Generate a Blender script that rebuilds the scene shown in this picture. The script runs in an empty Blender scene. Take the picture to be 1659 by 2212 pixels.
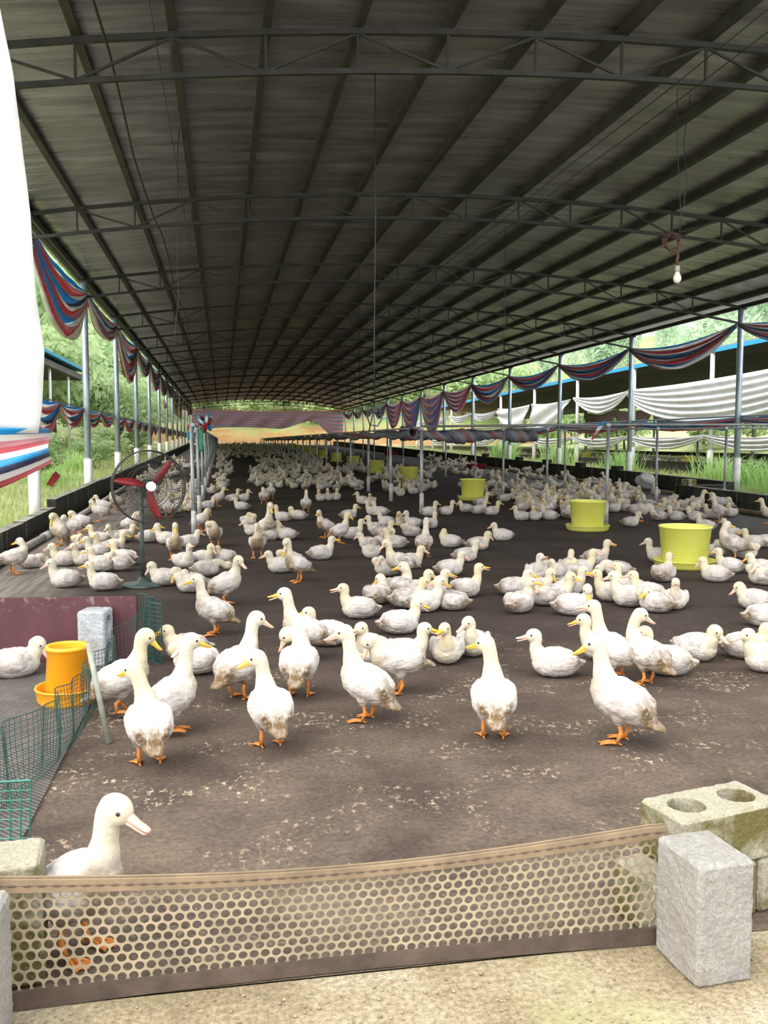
import bpy, bmesh, math, random
import numpy as np
from mathutils import Vector, Matrix, noise as mnoise
random.seed(7); RNG = np.random.default_rng(7)
SC = bpy.context.scene; COL = SC.collection
PI = math.pi

# ------------------------------------------------------------------ camera, world, sun, exposure
FPX, CAMH, CX, CY, VPX, HORY = 1950.0, 1.4, 829.5, 1106.0, 480.0, 953.0
PITCH = math.atan((CY - HORY) / FPX)
YAW = math.atan((CX - VPX) / FPX * math.cos(PITCH))
CF = Vector((math.sin(YAW) * math.cos(PITCH), math.cos(YAW) * math.cos(PITCH), -math.sin(PITCH)))
CR = Vector((math.cos(YAW), -math.sin(YAW), 0)); CU = CR.cross(CF)
CO = Vector((0, 0, CAMH))
cam = bpy.data.objects.new('camera', bpy.data.cameras.new('camera')); COL.objects.link(cam)
cam.data.sensor_fit = 'HORIZONTAL'; cam.data.sensor_width = 36; cam.data.lens = FPX / 1659 * 36
cam.data.clip_start = .05; cam.data.clip_end = 600
cam.matrix_world = Matrix((CR, CU, -CF)).transposed().to_4x4(); cam.location = CO
SC.camera = cam
world = bpy.data.worlds.new('overcast_sky'); SC.world = world; world.use_nodes = True
bg = world.node_tree.nodes['Background']; bg.inputs[0].default_value = (.92, .97, 1.0, 1); bg.inputs[1].default_value = 1.6
sun = bpy.data.objects.new('sun', bpy.data.lights.new('sun', 'SUN')); COL.objects.link(sun)
sun.data.energy = 2.2; sun.data.angle = math.radians(58); sun.data.color = (1, .97, .92)
sun.rotation_euler = (math.radians(44), 0, math.radians(-48))
SC.view_settings.view_transform = 'Standard'; SC.view_settings.look = 'None'
SC.view_settings.gamma = 1; SC.view_settings.use_curve_mapping = False
SC.view_settings.exposure = 0.95
SC.cycles.use_denoising = True
SC.cycles.max_bounces = 8; SC.cycles.diffuse_bounces = 4; SC.cycles.transparent_max_bounces = 12

# ------------------------------------------------------------------ where a pixel of the photograph stands on the ground
def ray(x, y): return CF + CR * ((x - CX) / FPX) + CU * ((CY - y) / FPX)
def zf(Y):                                   # the shed floor climbs gently towards its far end
    t = max(0.0, Y - 11.0)
    return .0126 * (t * t / 4 if t < 2 else t - 1)
def at(x, y, dz=0.0):
    d = ray(x, y); z = dz; p = None
    for _ in range(14):
        t = (z - CAMH) / d.z if d.z < -1e-5 else 400
        p = CO + d * t
        z = zf(min(p.y, 95)) + dz
    return p
def onX(x, y, X): d = ray(x, y); return CO + d * (X / d.x)
def onY(x, y, Y): d = ray(x, y); return CO + d * (Y / d.y)

# ------------------------------------------------------------------ materials
def new_mat(name):
    m = bpy.data.materials.new(name); m.use_nodes = True
    nt = m.node_tree; return m, nt, nt.nodes['Principled BSDF']
def N(nt, t, **kw):
    n = nt.nodes.new(t)
    for k, v in kw.items():
        if k.startswith('i_'): n.inputs[k[2:].replace('_', ' ')].default_value = v
        else: setattr(n, k, v)
    return n
def ramp(nt, src, stops, interp='LINEAR'):
    r = N(nt, 'ShaderNodeValToRGB'); cr = r.color_ramp; cr.interpolation = interp
    while len(cr.elements) < len(stops): cr.elements.new(.5)
    for e, (p, c) in zip(cr.elements, stops):
        e.position = p; e.color = (c if len(c) == 4 else (*c, 1)) if hasattr(c, '__len__') else (c, c, c, 1)
    nt.links.new(src, r.inputs[0]); return r.outputs[0]
def mix(nt, fac, a, b, mode='MIX'):
    n = N(nt, 'ShaderNodeMix', data_type='RGBA', blend_type=mode)
    for s, v in ((n.inputs[0], fac), (n.inputs[6], a), (n.inputs[7], b)):
        if hasattr(v, 'links') or isinstance(v, bpy.types.NodeSocket): nt.links.new(v, s)
        else: s.default_value = v if not hasattr(v, '__len__') else ((*v, 1) if len(v) == 3 else v)
    return n.outputs[2]
def math_n(nt, op, a, b=0.0, c=None, clamp=False):
    n = N(nt, 'ShaderNodeMath', operation=op, use_clamp=clamp)
    for i, v in enumerate((a, b) if c is None else (a, b, c)):
        if isinstance(v, bpy.types.NodeSocket): nt.links.new(v, n.inputs[i])
        else: n.inputs[i].default_value = v
    return n.outputs[0]
def coords(nt, kind='Object', scale=(1, 1, 1)):
    tc = N(nt, 'ShaderNodeTexCoord'); mp = N(nt, 'ShaderNodeMapping'); mp.inputs['Scale'].default_value = scale
    nt.links.new(tc.outputs[kind], mp.inputs[0]); return mp.outputs[0]
def noise(nt, vec, scale, detail=3, rough=.55, dim='3D'):
    n = N(nt, 'ShaderNodeTexNoise'); n.inputs['Scale'].default_value = scale; n.inputs['Detail'].default_value = detail
    n.inputs['Roughness'].default_value = rough; nt.links.new(vec, n.inputs['Vector']); return n.outputs[0]
def bump(nt, b, h, strength=.3, dist=.02):
    n = N(nt, 'ShaderNodeBump'); n.inputs['Strength'].default_value = strength; n.inputs['Distance'].default_value = dist
    nt.links.new(h, n.inputs['Height']); nt.links.new(n.outputs[0], b.inputs['Normal'])
def plain(name, c, rough=.6, metal=0, var=.25, scale=6, bs=.15, bd=.01):
    m, nt, b = new_mat(name); v = coords(nt); n = noise(nt, v, scale, 4)
    c2 = tuple(max(0, x * (1 - var)) for x in c); c1 = tuple(min(1, x * (1 + var * .6)) for x in c)
    nt.links.new(ramp(nt, n, [(.3, c2), (.7, c1)]), b.inputs['Base Color'])
    b.inputs['Roughness'].default_value = rough; b.inputs['Metallic'].default_value = metal
    if bs: bump(nt, b, noise(nt, v, scale * 8, 3), bs, bd)
    return m
M = {}
M['steel'] = plain('dark_painted_steel', (.032, .030, .028), .6, .2, .4, 5)
M['purlin'] = plain('purlin_steel', (.042, .038, .032), .65, .2, .5, 3)
M['galv'] = plain('galvanised_steel', (.40, .46, .53), .4, .55, .2, 4)
M['galvpipe'] = plain('grey_pipe', (.30, .31, .32), .45, .4, .3, 5)
M['pvc'] = plain('white_pvc_sleeve', (.72, .71, .68), .5, 0, .18, 4)
M['pipesleeve'] = plain('dirty_pvc_sleeve', (.45, .42, .39), .6, 0, .3, 9)
M['black'] = plain('black_rubber', (.015, .015, .015), .5, 0, .2, 10, 0)
M['yellow'] = None
M['orange'] = plain('orange_plastic', (.85, .36, .012), .38, 0, .12, 8, .05)
M['red'] = plain('red_enamel', (.33, .018, .022), .4, 0, .2, 8, 0)
M['redbasin'] = plain('red_plastic', (.45, .03, .06), .4, 0, .15, 8, 0)
M['fan_green'] = plain('worn_green_paint', (.055, .075, .068), .5, .2, .5, 9)
M['cage'] = plain('fan_wire', (.05, .045, .04), .5, .5, .3, 9, 0)
M['white'] = plain('white_plastic', (.75, .76, .75), .4, 0, .1, 9, 0)
M['wood'] = plain('weathered_wood', (.21, .145, .085), .75, 0, .35, 9, .4, .004)
M['wooddark'] = plain('damp_dark_wood', (.075, .048, .034), .75, 0, .45, 9, .4, .004)
M['meshplastic'] = plain('dusty_plastic_mesh', (.30, .235, .15), .7, 0, .3, 14, .1)
M['netgreen'] = plain('green_plastic_net', (.018, .055, .046), .5, 0, .25, 9, 0)
M['netbright'] = plain('bright_green_net', (.015, .13, .095), .5, 0, .2, 9, 0)
M['stick'] = plain('grey_green_stick', (.25, .25, .20), .7, 0, .35, 14)
M['bluefascia'] = plain('blue_roof_sheet', (.02, .30, .55), .4, .1, .15, 2, 0)
M['darkroof'] = plain('dark_roof_underside', (.07, .06, .055), .7, 0, .4, 1)
M['stone'] = plain('grey_stone', (.42, .41, .38), .85, 0, .3, 8, .5)
M['greenbag'] = plain('green_bag', (.02, .22, .12), .5, 0, .2, 6)
M['glass'] = plain('frosted_bulb', (.75, .7, .62), .15, 0, .05, 9, 0)
M['rust'] = plain('rusty_wire', (.10, .045, .03), .8, .2, .5, 20, 0)
M['bark'] = plain('pale_bark', (.50, .47, .40), .8, 0, .3, 4, .3)
M['barkdark'] = plain('brown_bark', (.14, .10, .07), .85, 0, .3, 6, .4)
M['clay'] = plain('orange_clay', (.42, .22, .09), .9, 0, .35, 1.2, .5, .1)

def m_yellow():
    m, nt, b = new_mat('yellow_plastic'); v = coords(nt)
    c = ramp(nt, noise(nt, v, 5, 4), [(.3, (.66, .64, .10)), (.7, (.74, .72, .16))])
    dirt = ramp(nt, noise(nt, v, 11, 5), [(.62, 0.0), (.78, .4)])
    nt.links.new(mix(nt, dirt, c, (.34, .28, .08)), b.inputs['Base Color']); b.inputs['Roughness'].default_value = .4
    b.inputs['Subsurface Weight'].default_value = .15; b.inputs['Subsurface Radius'].default_value = (.03, .03, .01)
    return m
M['yellow'] = m_yellow()

def m_floor():                               # trodden manure bedding: dark brown, straw-coloured crust by the entrance, paler brushed concrete along the left wall, wet slats along the right
    m, nt, b = new_mat('bedding_floor'); v = coords(nt)
    sep = N(nt, 'ShaderNodeSeparateXYZ'); nt.links.new(v, sep.inputs[0]); X, Y = sep.outputs[0], sep.outputs[1]
    base = ramp(nt, noise(nt, v, 1.1, 6, .65), [(.3, (.030, .0205, .0165)), (.55, (.045, .0315, .026)), (.75, (.060, .043, .035))])
    fine = ramp(nt, noise(nt, v, 45, 4, .7), [(.3, .62), (.7, 1.38)])
    c = mix(nt, 1.0, base, fine, 'MULTIPLY')
    # dusty tan by the gate, its colour lifted further for the daylight there
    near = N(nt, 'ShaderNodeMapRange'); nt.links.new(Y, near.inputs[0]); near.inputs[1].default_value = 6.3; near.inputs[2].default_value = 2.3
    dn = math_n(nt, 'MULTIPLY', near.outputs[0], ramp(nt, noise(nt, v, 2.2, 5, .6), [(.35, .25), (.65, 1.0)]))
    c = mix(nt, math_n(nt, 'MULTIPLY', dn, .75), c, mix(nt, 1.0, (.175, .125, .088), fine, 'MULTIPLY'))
    # straw crust flakes
    vs = coords(nt, 'Object', (.9, 1.0, 1))
    patch = ramp(nt, noise(nt, vs, 2.6, 4, .6), [(.51, 0.0), (.60, 1.0)])
    flake = ramp(nt, noise(nt, coords(nt, 'Object', (1.15, .8, 1)), 27, 5, .78), [(.545, 0.0), (.59, 1.0)])
    band = N(nt, 'ShaderNodeMapRange'); nt.links.new(Y, band.inputs[0]); band.inputs[1].default_value = 7.0; band.inputs[2].default_value = 4.2; band.inputs[3].default_value = .05
    band2 = N(nt, 'ShaderNodeMapRange'); nt.links.new(Y, band2.inputs[0]); band2.inputs[1].default_value = 2.7; band2.inputs[2].default_value = 3.5; band2.inputs[3].default_value = .25
    fl = math_n(nt, 'MULTIPLY', math_n(nt, 'MULTIPLY', patch, flake), math_n(nt, 'MULTIPLY', band.outputs[0], band2.outputs[0]))
    c = mix(nt, math_n(nt, 'MULTIPLY', fl, .8), c, (.50, .37, .25))
    # little bright specks of down and grain
    vor = N(nt, 'ShaderNodeTexVoronoi'); vor.inputs['Scale'].default_value = 26; nt.links.new(v, vor.inputs['Vector'])
    sp = ramp(nt, vor.outputs['Distance'], [(.05, 1.0), (.10, 0.0)])
    sp = math_n(nt, 'MULTIPLY', sp, ramp(nt, noise(nt, v, 7, 2), [(.55, 0.0), (.65, .9)]))
    c = mix(nt, sp, c, (.55, .48, .40))
    # muddy yellow wet spots
    wet = ramp(nt, noise(nt, v, 1.7, 2), [(.70, 0.0), (.74, .7)])
    c = mix(nt, math_n(nt, 'MULTIPLY', wet, near.outputs[0]), c, (.13, .08, .02))
    # paler brushed concrete strip on the left, wet slats on the right
    wob = math_n(nt, 'ADD', X, math_n(nt, 'MULTIPLY', noise(nt, v, 1.3, 3), .9))
    lm = N(nt, 'ShaderNodeMapRange'); nt.links.new(wob, lm.inputs[0]); lm.inputs[1].default_value = -.75; lm.inputs[2].default_value = -1.35
    streak = ramp(nt, noise(nt, coords(nt, 'Object', (5, .25, 1)), 3, 4, .7), [(.35, (.10, .082, .068)), (.65, (.25, .215, .185))])
    c = mix(nt, math_n(nt, 'MULTIPLY', lm.outputs[0], .85), c, streak)
    rm = N(nt, 'ShaderNodeMapRange'); nt.links.new(wob, rm.inputs[0]); rm.inputs[1].default_value = 8.3; rm.inputs[2].default_value = 9.2
    wv = N(nt, 'ShaderNodeTexWave', bands_direction='Y'); wv.inputs['Scale'].default_value = 4; nt.links.new(v, wv.inputs['Vector'])
    c = mix(nt, math_n(nt, 'MULTIPLY', rm.outputs[0], .8), c, ramp(nt, wv.outputs[0], [(.3, (.07, .065, .065)), (.7, (.17, .165, .17))]))
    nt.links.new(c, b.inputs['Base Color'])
    nt.links.new(ramp(nt, noise(nt, v, 3, 3), [(.3, .75), (.7, .95)]), b.inputs['Roughness'])
    b.inputs['Specular IOR Level'].default_value = .25
    bump(nt, b, math_n(nt, 'ADD', noise(nt, v, 30, 5, .7), fl), .5, .012)
    return m
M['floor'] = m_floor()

def m_yard():
    m, nt, b = new_mat('yard_concrete'); v = coords(nt)
    c = ramp(nt, noise(nt, v, 2.5, 6, .65), [(.3, (.15, .11, .06)), (.5, (.245, .19, .11)), (.70, (.34, .285, .195))])
    grit = ramp(nt, noise(nt, v, 60, 5, .8), [(.32, .45), (.5, 1.0), (.68, 1.6)])
    c = mix(nt, 1.0, c, grit, 'MULTIPLY')
    moss = ramp(nt, noise(nt, v, 1.6, 3), [(.56, 0.0), (.70, .55)])
    c = mix(nt, moss, c, (.28, .27, .11))
    st = ramp(nt, noise(nt, v, 5.5, 3), [(.70, 0.0), (.76, .8)])
    c = mix(nt, st, c, (.10, .075, .05))
    nt.links.new(c, b.inputs['Base Color']); b.inputs['Roughness'].default_value = .9
    bump(nt, b, noise(nt, v, 70, 4, .75), .6, .008); return m
M['yard'] = m_yard()

def m_block(name, c0, moss=0.0, side_moss=(.16, .145, .03)):
    m, nt, b = new_mat(name); v = coords(nt)
    c = ramp(nt, noise(nt, v, 9, 6, .7), [(.3, tuple(x * .72 for x in c0)), (.7, c0)])
    grit = ramp(nt, noise(nt, v, 120, 4, .8), [(.35, .72), (.65, 1.2)])
    c = mix(nt, 1.0, c, grit, 'MULTIPLY')
    if moss > 0:
        g = N(nt, 'ShaderNodeNewGeometry'); s = N(nt, 'ShaderNodeSeparateXYZ'); nt.links.new(g.outputs['Normal'], s.inputs[0])
        side = ramp(nt, s.outputs[2], [(.3, 1.0), (.8, .12)])
        mk = math_n(nt, 'MULTIPLY', ramp(nt, noise(nt, v, 7, 4, .6), [(.38, 0.0), (.55, 1.0)]), side)
        c = mix(nt, math_n(nt, 'MULTIPLY', mk, moss), c, mix(nt, 1.0, side_moss, grit, 'MULTIPLY'))
    else:
        st = ramp(nt, noise(nt, v, 6, 3), [(.52, 0.0), (.68, .6)])
        c = mix(nt, st, c, (.21, .17, .125))
    nt.links.new(c, b.inputs['Base Color']); b.inputs['Roughness'].default_value = .95
    bump(nt, b, noise(nt, v, 90, 5, .8), .9, .006); return m
M['block'] = m_block('concrete_block', (.35, .325, .29))
M['blockmoss'] = m_block('mossy_concrete_block', (.42, .38, .28), .95, (.11, .09, .015))
M['blockwhite'] = m_block('white_concrete_block', (.50, .51, .53))

def m_kerb():
    m, nt, b = new_mat('mossy_kerb'); v = coords(nt)
    c = ramp(nt, noise(nt, v, 2.5, 5, .7), [(.3, (.012, .013, .008)), (.58, (.034, .034, .022)), (.78, (.085, .08, .06))])
    drip = ramp(nt, noise(nt, coords(nt, 'Object', (1, 2.2, .12)), 3.4, 4, .6), [(.56, 0.0), (.67, .65)])
    c = mix(nt, drip, c, (.22, .20, .15))
    br = N(nt, 'ShaderNodeTexBrick'); br.inputs['Scale'].default_value = 1; br.inputs['Brick Width'].default_value = .4; br.inputs['Row Height'].default_value = .2
    br.inputs['Mortar Size'].default_value = .012; br.inputs['Color1'].default_value = (1, 1, 1, 1); br.inputs['Color2'].default_value = (.75, .75, .75, 1); br.inputs['Mortar'].default_value = (.4, .4, .4, 1)
    s0 = N(nt, 'ShaderNodeSeparateXYZ'); nt.links.new(v, s0.inputs[0]); cb = N(nt, 'ShaderNodeCombineXYZ'); nt.links.new(s0.outputs[1], cb.inputs[0]); nt.links.new(s0.outputs[2], cb.inputs[1])
    nt.links.new(cb.outputs[0], br.inputs['Vector']); c = mix(nt, .8, c, br.outputs[0], 'MULTIPLY')
    g = N(nt, 'ShaderNodeNewGeometry'); s = N(nt, 'ShaderNodeSeparateXYZ'); nt.links.new(g.outputs['Normal'], s.inputs[0])
    c = mix(nt, ramp(nt, s.outputs[2], [(.6, 0.0), (.9, .8)]), c, ramp(nt, noise(nt, v, 5, 4), [(.35, (.12, .115, .09)), (.65, (.40, .37, .31))]))
    nt.links.new(c, b.inputs['Base Color']); b.inputs['Roughness'].default_value = .9
    bump(nt, b, noise(nt, v, 25, 4), .5, .01); return m
M['kerb'] = m_kerb()

def m_roof():                                # foil-faced insulation sheet, creased across the shed
    m, nt, b = new_mat('foil_roof_sheet'); v = coords(nt)
    vx = coords(nt, 'Object', (.45, 3.2, 1))
    st = noise(nt, vx, 1.5, 5, .6)
    c = ramp(nt, st, [(.30, (.33, .305, .335)), (.5, (.46, .425, .46)), (.70, (.68, .635, .67))])
    sp = ramp(nt, noise(nt, v, .9, 4), [(.62, 0.0), (.75, .25)])
    c = mix(nt, sp, c, (.30, .28, .20))
    nt.links.new(c, b.inputs['Base Color']); b.inputs['Metallic'].default_value = .88
    nt.links.new(ramp(nt, st, [(.3, .26), (.7, .40)]), b.inputs['Roughness'])
    bump(nt, b, st, .6, .10); return m
M['roof'] = m_roof()

def m_stripes(name, cols, n, trans=.35, fade=0.0):
    """woven red-white-blue tarpaulin: stripes run along the cloth (UV v)"""
    m, nt, b = new_mat(name)
    uv = N(nt, 'ShaderNodeUVMap'); s = N(nt, 'ShaderNodeSeparateXYZ'); nt.links.new(uv.outputs[0], s.inputs[0])
    t = math_n(nt, 'FRACT', math_n(nt, 'MULTIPLY', s.outputs[1], n))
    k = len(cols); c = ramp(nt, t, [(i / k, cc) for i, cc in enumerate(cols)], 'CONSTANT')
    v = coords(nt); dirt = ramp(nt, noise(nt, v, 3, 4), [(.4, 0.0), (.75, .45)])
    c = mix(nt, dirt, c, (.42, .37, .33))
    if fade: c = mix(nt, fade, c, (.85, .85, .84))
    nt.links.new(c, b.inputs['Base Color']); b.inputs['Roughness'].default_value = .55
    tr = N(nt, 'ShaderNodeBsdfTranslucent'); nt.links.new(c, tr.inputs[0])
    mx = N(nt, 'ShaderNodeMixShader'); mx.inputs[0].default_value = trans
    nt.links.new(b.outputs[0], mx.inputs[1]); nt.links.new(tr.outputs[0], mx.inputs[2])
    nt.links.new(mx.outputs[0], nt.nodes['Material Output'].inputs[0]); return m
RED, WHT, BLU, NAV, PNK = (.55, .10, .12), (.82, .81, .80), (.02, .33, .64), (.07, .075, .15), (.68, .32, .37)
M['tarp'] = m_stripes('striped_tarpaulin', [BLU, WHT, PNK, RED, WHT, BLU, NAV, WHT, RED, PNK], 1.0, .5)
M['tarpfine'] = m_stripes('finely_striped_tarpaulin', [WHT, PNK, (.12, .32, .55), PNK], 4.0, .55)
M['tarpdark'] = m_stripes('dirty_rolled_tarpaulin', [NAV, (.26, .22, .24), (.30, .08, .09), (.20, .24, .30), (.10, .10, .13)], 1.0, .2)
M['tarpend'] = m_stripes('end_tarpaulin', [(.70, .40, .41), (.66, .44, .47), (.16, .42, .62)], 7.0, .75)
M['tarpwhite'] = m_stripes('bleached_tarpaulin', [(.86, .86, .85), (.86, .86, .85), (.74, .79, .83), (.86, .86, .85), (.84, .74, .76)], 4.0, .4, .35)
M['sheetwhite'] = m_stripes('white_sheet', [(.62, .61, .59), (.58, .575, .56)], 2.0, .3)

def m_feather():                             # zone: x cream head and neck, y soiled tail, z muddy belly; object colour: x dirt, y grey of the back, z cream
    m, nt, b = new_mat('duck_plumage'); v = coords(nt)
    oi = N(nt, 'ShaderNodeObjectInfo'); at_ = N(nt, 'ShaderNodeAttribute', attribute_name='zone')
    oc = N(nt, 'ShaderNodeSeparateColor'); nt.links.new(oi.outputs['Color'], oc.inputs[0])
    zc = N(nt, 'ShaderNodeSeparateColor'); nt.links.new(at_.outputs['Color'], zc.inputs[0])
    va = N(nt, 'ShaderNodeVectorMath', operation='ADD'); nt.links.new(v, va.inputs[0])
    cb = N(nt, 'ShaderNodeCombineXYZ'); r10 = math_n(nt, 'MULTIPLY', oi.outputs['Random'], 37.0)
    for i in range(3): nt.links.new(r10, cb.inputs[i])
    nt.links.new(cb.outputs[0], va.inputs[1]); vv = va.outputs[0]
    c = ramp(nt, noise(nt, vv, 22, 4, .65), [(.3, (.44, .385, .35)), (.6, (.585, .535, .495))])
    grey = ramp(nt, noise(nt, vv, 13, 5, .7), [(.42, 0.0), (.62, 1.0)])
    grey = math_n(nt, 'MULTIPLY', math_n(nt, 'MULTIPLY', grey, oc.outputs[1]), math_n(nt, 'SUBTRACT', 1.0, zc.outputs[0], clamp=True))
    c = mix(nt, grey, c, (.25, .20, .175))
    c = mix(nt, math_n(nt, 'MULTIPLY', zc.outputs[0], oc.outputs[2], clamp=True), c, (.54, .445, .26))
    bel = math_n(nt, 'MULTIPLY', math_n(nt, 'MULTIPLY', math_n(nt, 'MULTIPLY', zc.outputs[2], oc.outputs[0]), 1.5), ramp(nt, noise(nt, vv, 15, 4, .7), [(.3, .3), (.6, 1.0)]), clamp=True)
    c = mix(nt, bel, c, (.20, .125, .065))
    tl = math_n(nt, 'MULTIPLY', math_n(nt, 'MULTIPLY', zc.outputs[1], 1.9, clamp=True), ramp(nt, noise(nt, coords(nt, 'Object', (.6, 1.4, 1.4)), 34, 5, .75), [(.32, .2), (.54, 1.0)]))
    c = mix(nt, tl, c, (.13, .075, .028))
    nt.links.new(c, b.inputs['Base Color']); b.inputs['Roughness'].default_value = .85
    b.inputs['Specular IOR Level'].default_value = .15; b.inputs['Sheen Weight'].default_value = .15
    bump(nt, b, noise(nt, coords(nt, 'Object', (.4, 1, 1)), 85, 5, .75), .55, .006); return m
M['feather'] = m_feather()
def skin(name, c, c2, rough=.45):
    m, nt, b = new_mat(name); v = coords(nt)
    nt.links.new(ramp(nt, noise(nt, v, 40, 3), [(.35, c2), (.65, c)]), b.inputs['Base Color']); b.inputs['Roughness'].default_value = rough
    b.inputs['Subsurface Weight'].default_value = .1; b.inputs['Subsurface Radius'].default_value = (.01, .005, .003); return m
M['bill_y'] = skin('yellow_bill', (.74, .42, .05), (.62, .33, .04))
M['bill_p'] = skin('pink_bill', (.72, .44, .33), (.60, .36, .27))
M['mouth'] = skin('pink_mouth', (.60, .20, .20), (.50, .16, .16))
M['foot'] = skin('orange_foot', (.62, .22, .035), (.42, .14, .03), .55)
M['eye'] = plain('dark_eye', (.01, .012, .02), .15, 0, .1, 5, 0)

def leaf_mat(name, a, b_, trans=.45):
    m, nt, b = new_mat(name); oi = N(nt, 'ShaderNodeObjectInfo'); v = coords(nt)
    f = math_n(nt, 'ADD', math_n(nt, 'MULTIPLY', noise(nt, v, 1.1, 3), .8), math_n(nt, 'MULTIPLY', oi.outputs['Random'], .3))
    c = ramp(nt, f, [(.3, a), (.75, b_)])
    nt.links.new(c, b.inputs['Base Color']); b.inputs['Roughness'].default_value = .6
    tr = N(nt, 'ShaderNodeBsdfTranslucent'); nt.links.new(c, tr.inputs[0])
    mx = N(nt, 'ShaderNodeMixShader'); mx.inputs[0].default_value = trans
    nt.links.new(b.outputs[0], mx.inputs[1]); nt.links.new(tr.outputs[0], mx.inputs[2])
    nt.links.new(mx.outputs[0], nt.nodes['Material Output'].inputs[0]); return m
M['leaf'] = leaf_mat('hillside_leaf', (.36, .50, .24), (.64, .73, .43), .5)
M['leafpale'] = leaf_mat('eucalyptus_leaf', (.40, .55, .40), (.66, .77, .62), .5)
M['grass'] = leaf_mat('grass_blade', (.22, .36, .09), (.56, .56, .28))
M['reed'] = leaf_mat('tall_grass_blade', (.26, .52, .12), (.52, .70, .28))
def m_ground():
    m, nt, b = new_mat('rough_grass_ground'); v = coords(nt)
    s = N(nt, 'ShaderNodeSeparateXYZ'); nt.links.new(v, s.inputs[0])
    c = ramp(nt, noise(nt, v, .55, 6, .65), [(.3, (.24, .34, .11)), (.5, (.40, .42, .19)), (.68, (.56, .48, .29))])
    c = mix(nt, 1.0, c, ramp(nt, noise(nt, v, 14, 4, .7), [(.3, .6), (.7, 1.4)]), 'MULTIPLY')
    far = N(nt, 'ShaderNodeMapRange'); nt.links.new(math_n(nt, 'ADD', s.outputs[1], math_n(nt, 'MULTIPLY', noise(nt, v, .3, 4), 6)), far.inputs[0])
    far.inputs[1].default_value = 93; far.inputs[2].default_value = 97
    zl = N(nt, 'ShaderNodeMapRange'); nt.links.new(math_n(nt, 'ADD', s.outputs[2], math_n(nt, 'MULTIPLY', noise(nt, v, .25, 4), 3)), zl.inputs[0])
    zl.inputs[1].default_value = 3.6; zl.inputs[2].default_value = 4.6
    bank = mix(nt, zl.outputs[0], ramp(nt, noise(nt, v, .5, 5, .7), [(.36, (.24, .105, .03)), (.55, (.30, .17, .06)), (.68, (.15, .17, .05))]), ramp(nt, noise(nt, v, .35, 5), [(.4, (.30, .24, .11)), (.6, (.18, .25, .07))]))
    c = mix(nt, far.outputs[0], c, bank)
    nt.links.new(c, b.inputs['Base Color']); b.inputs['Roughness'].default_value = .95
    bump(nt, b, noise(nt, v, 6, 5, .7), .6, .08); return m
M['ground'] = m_ground()

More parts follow.
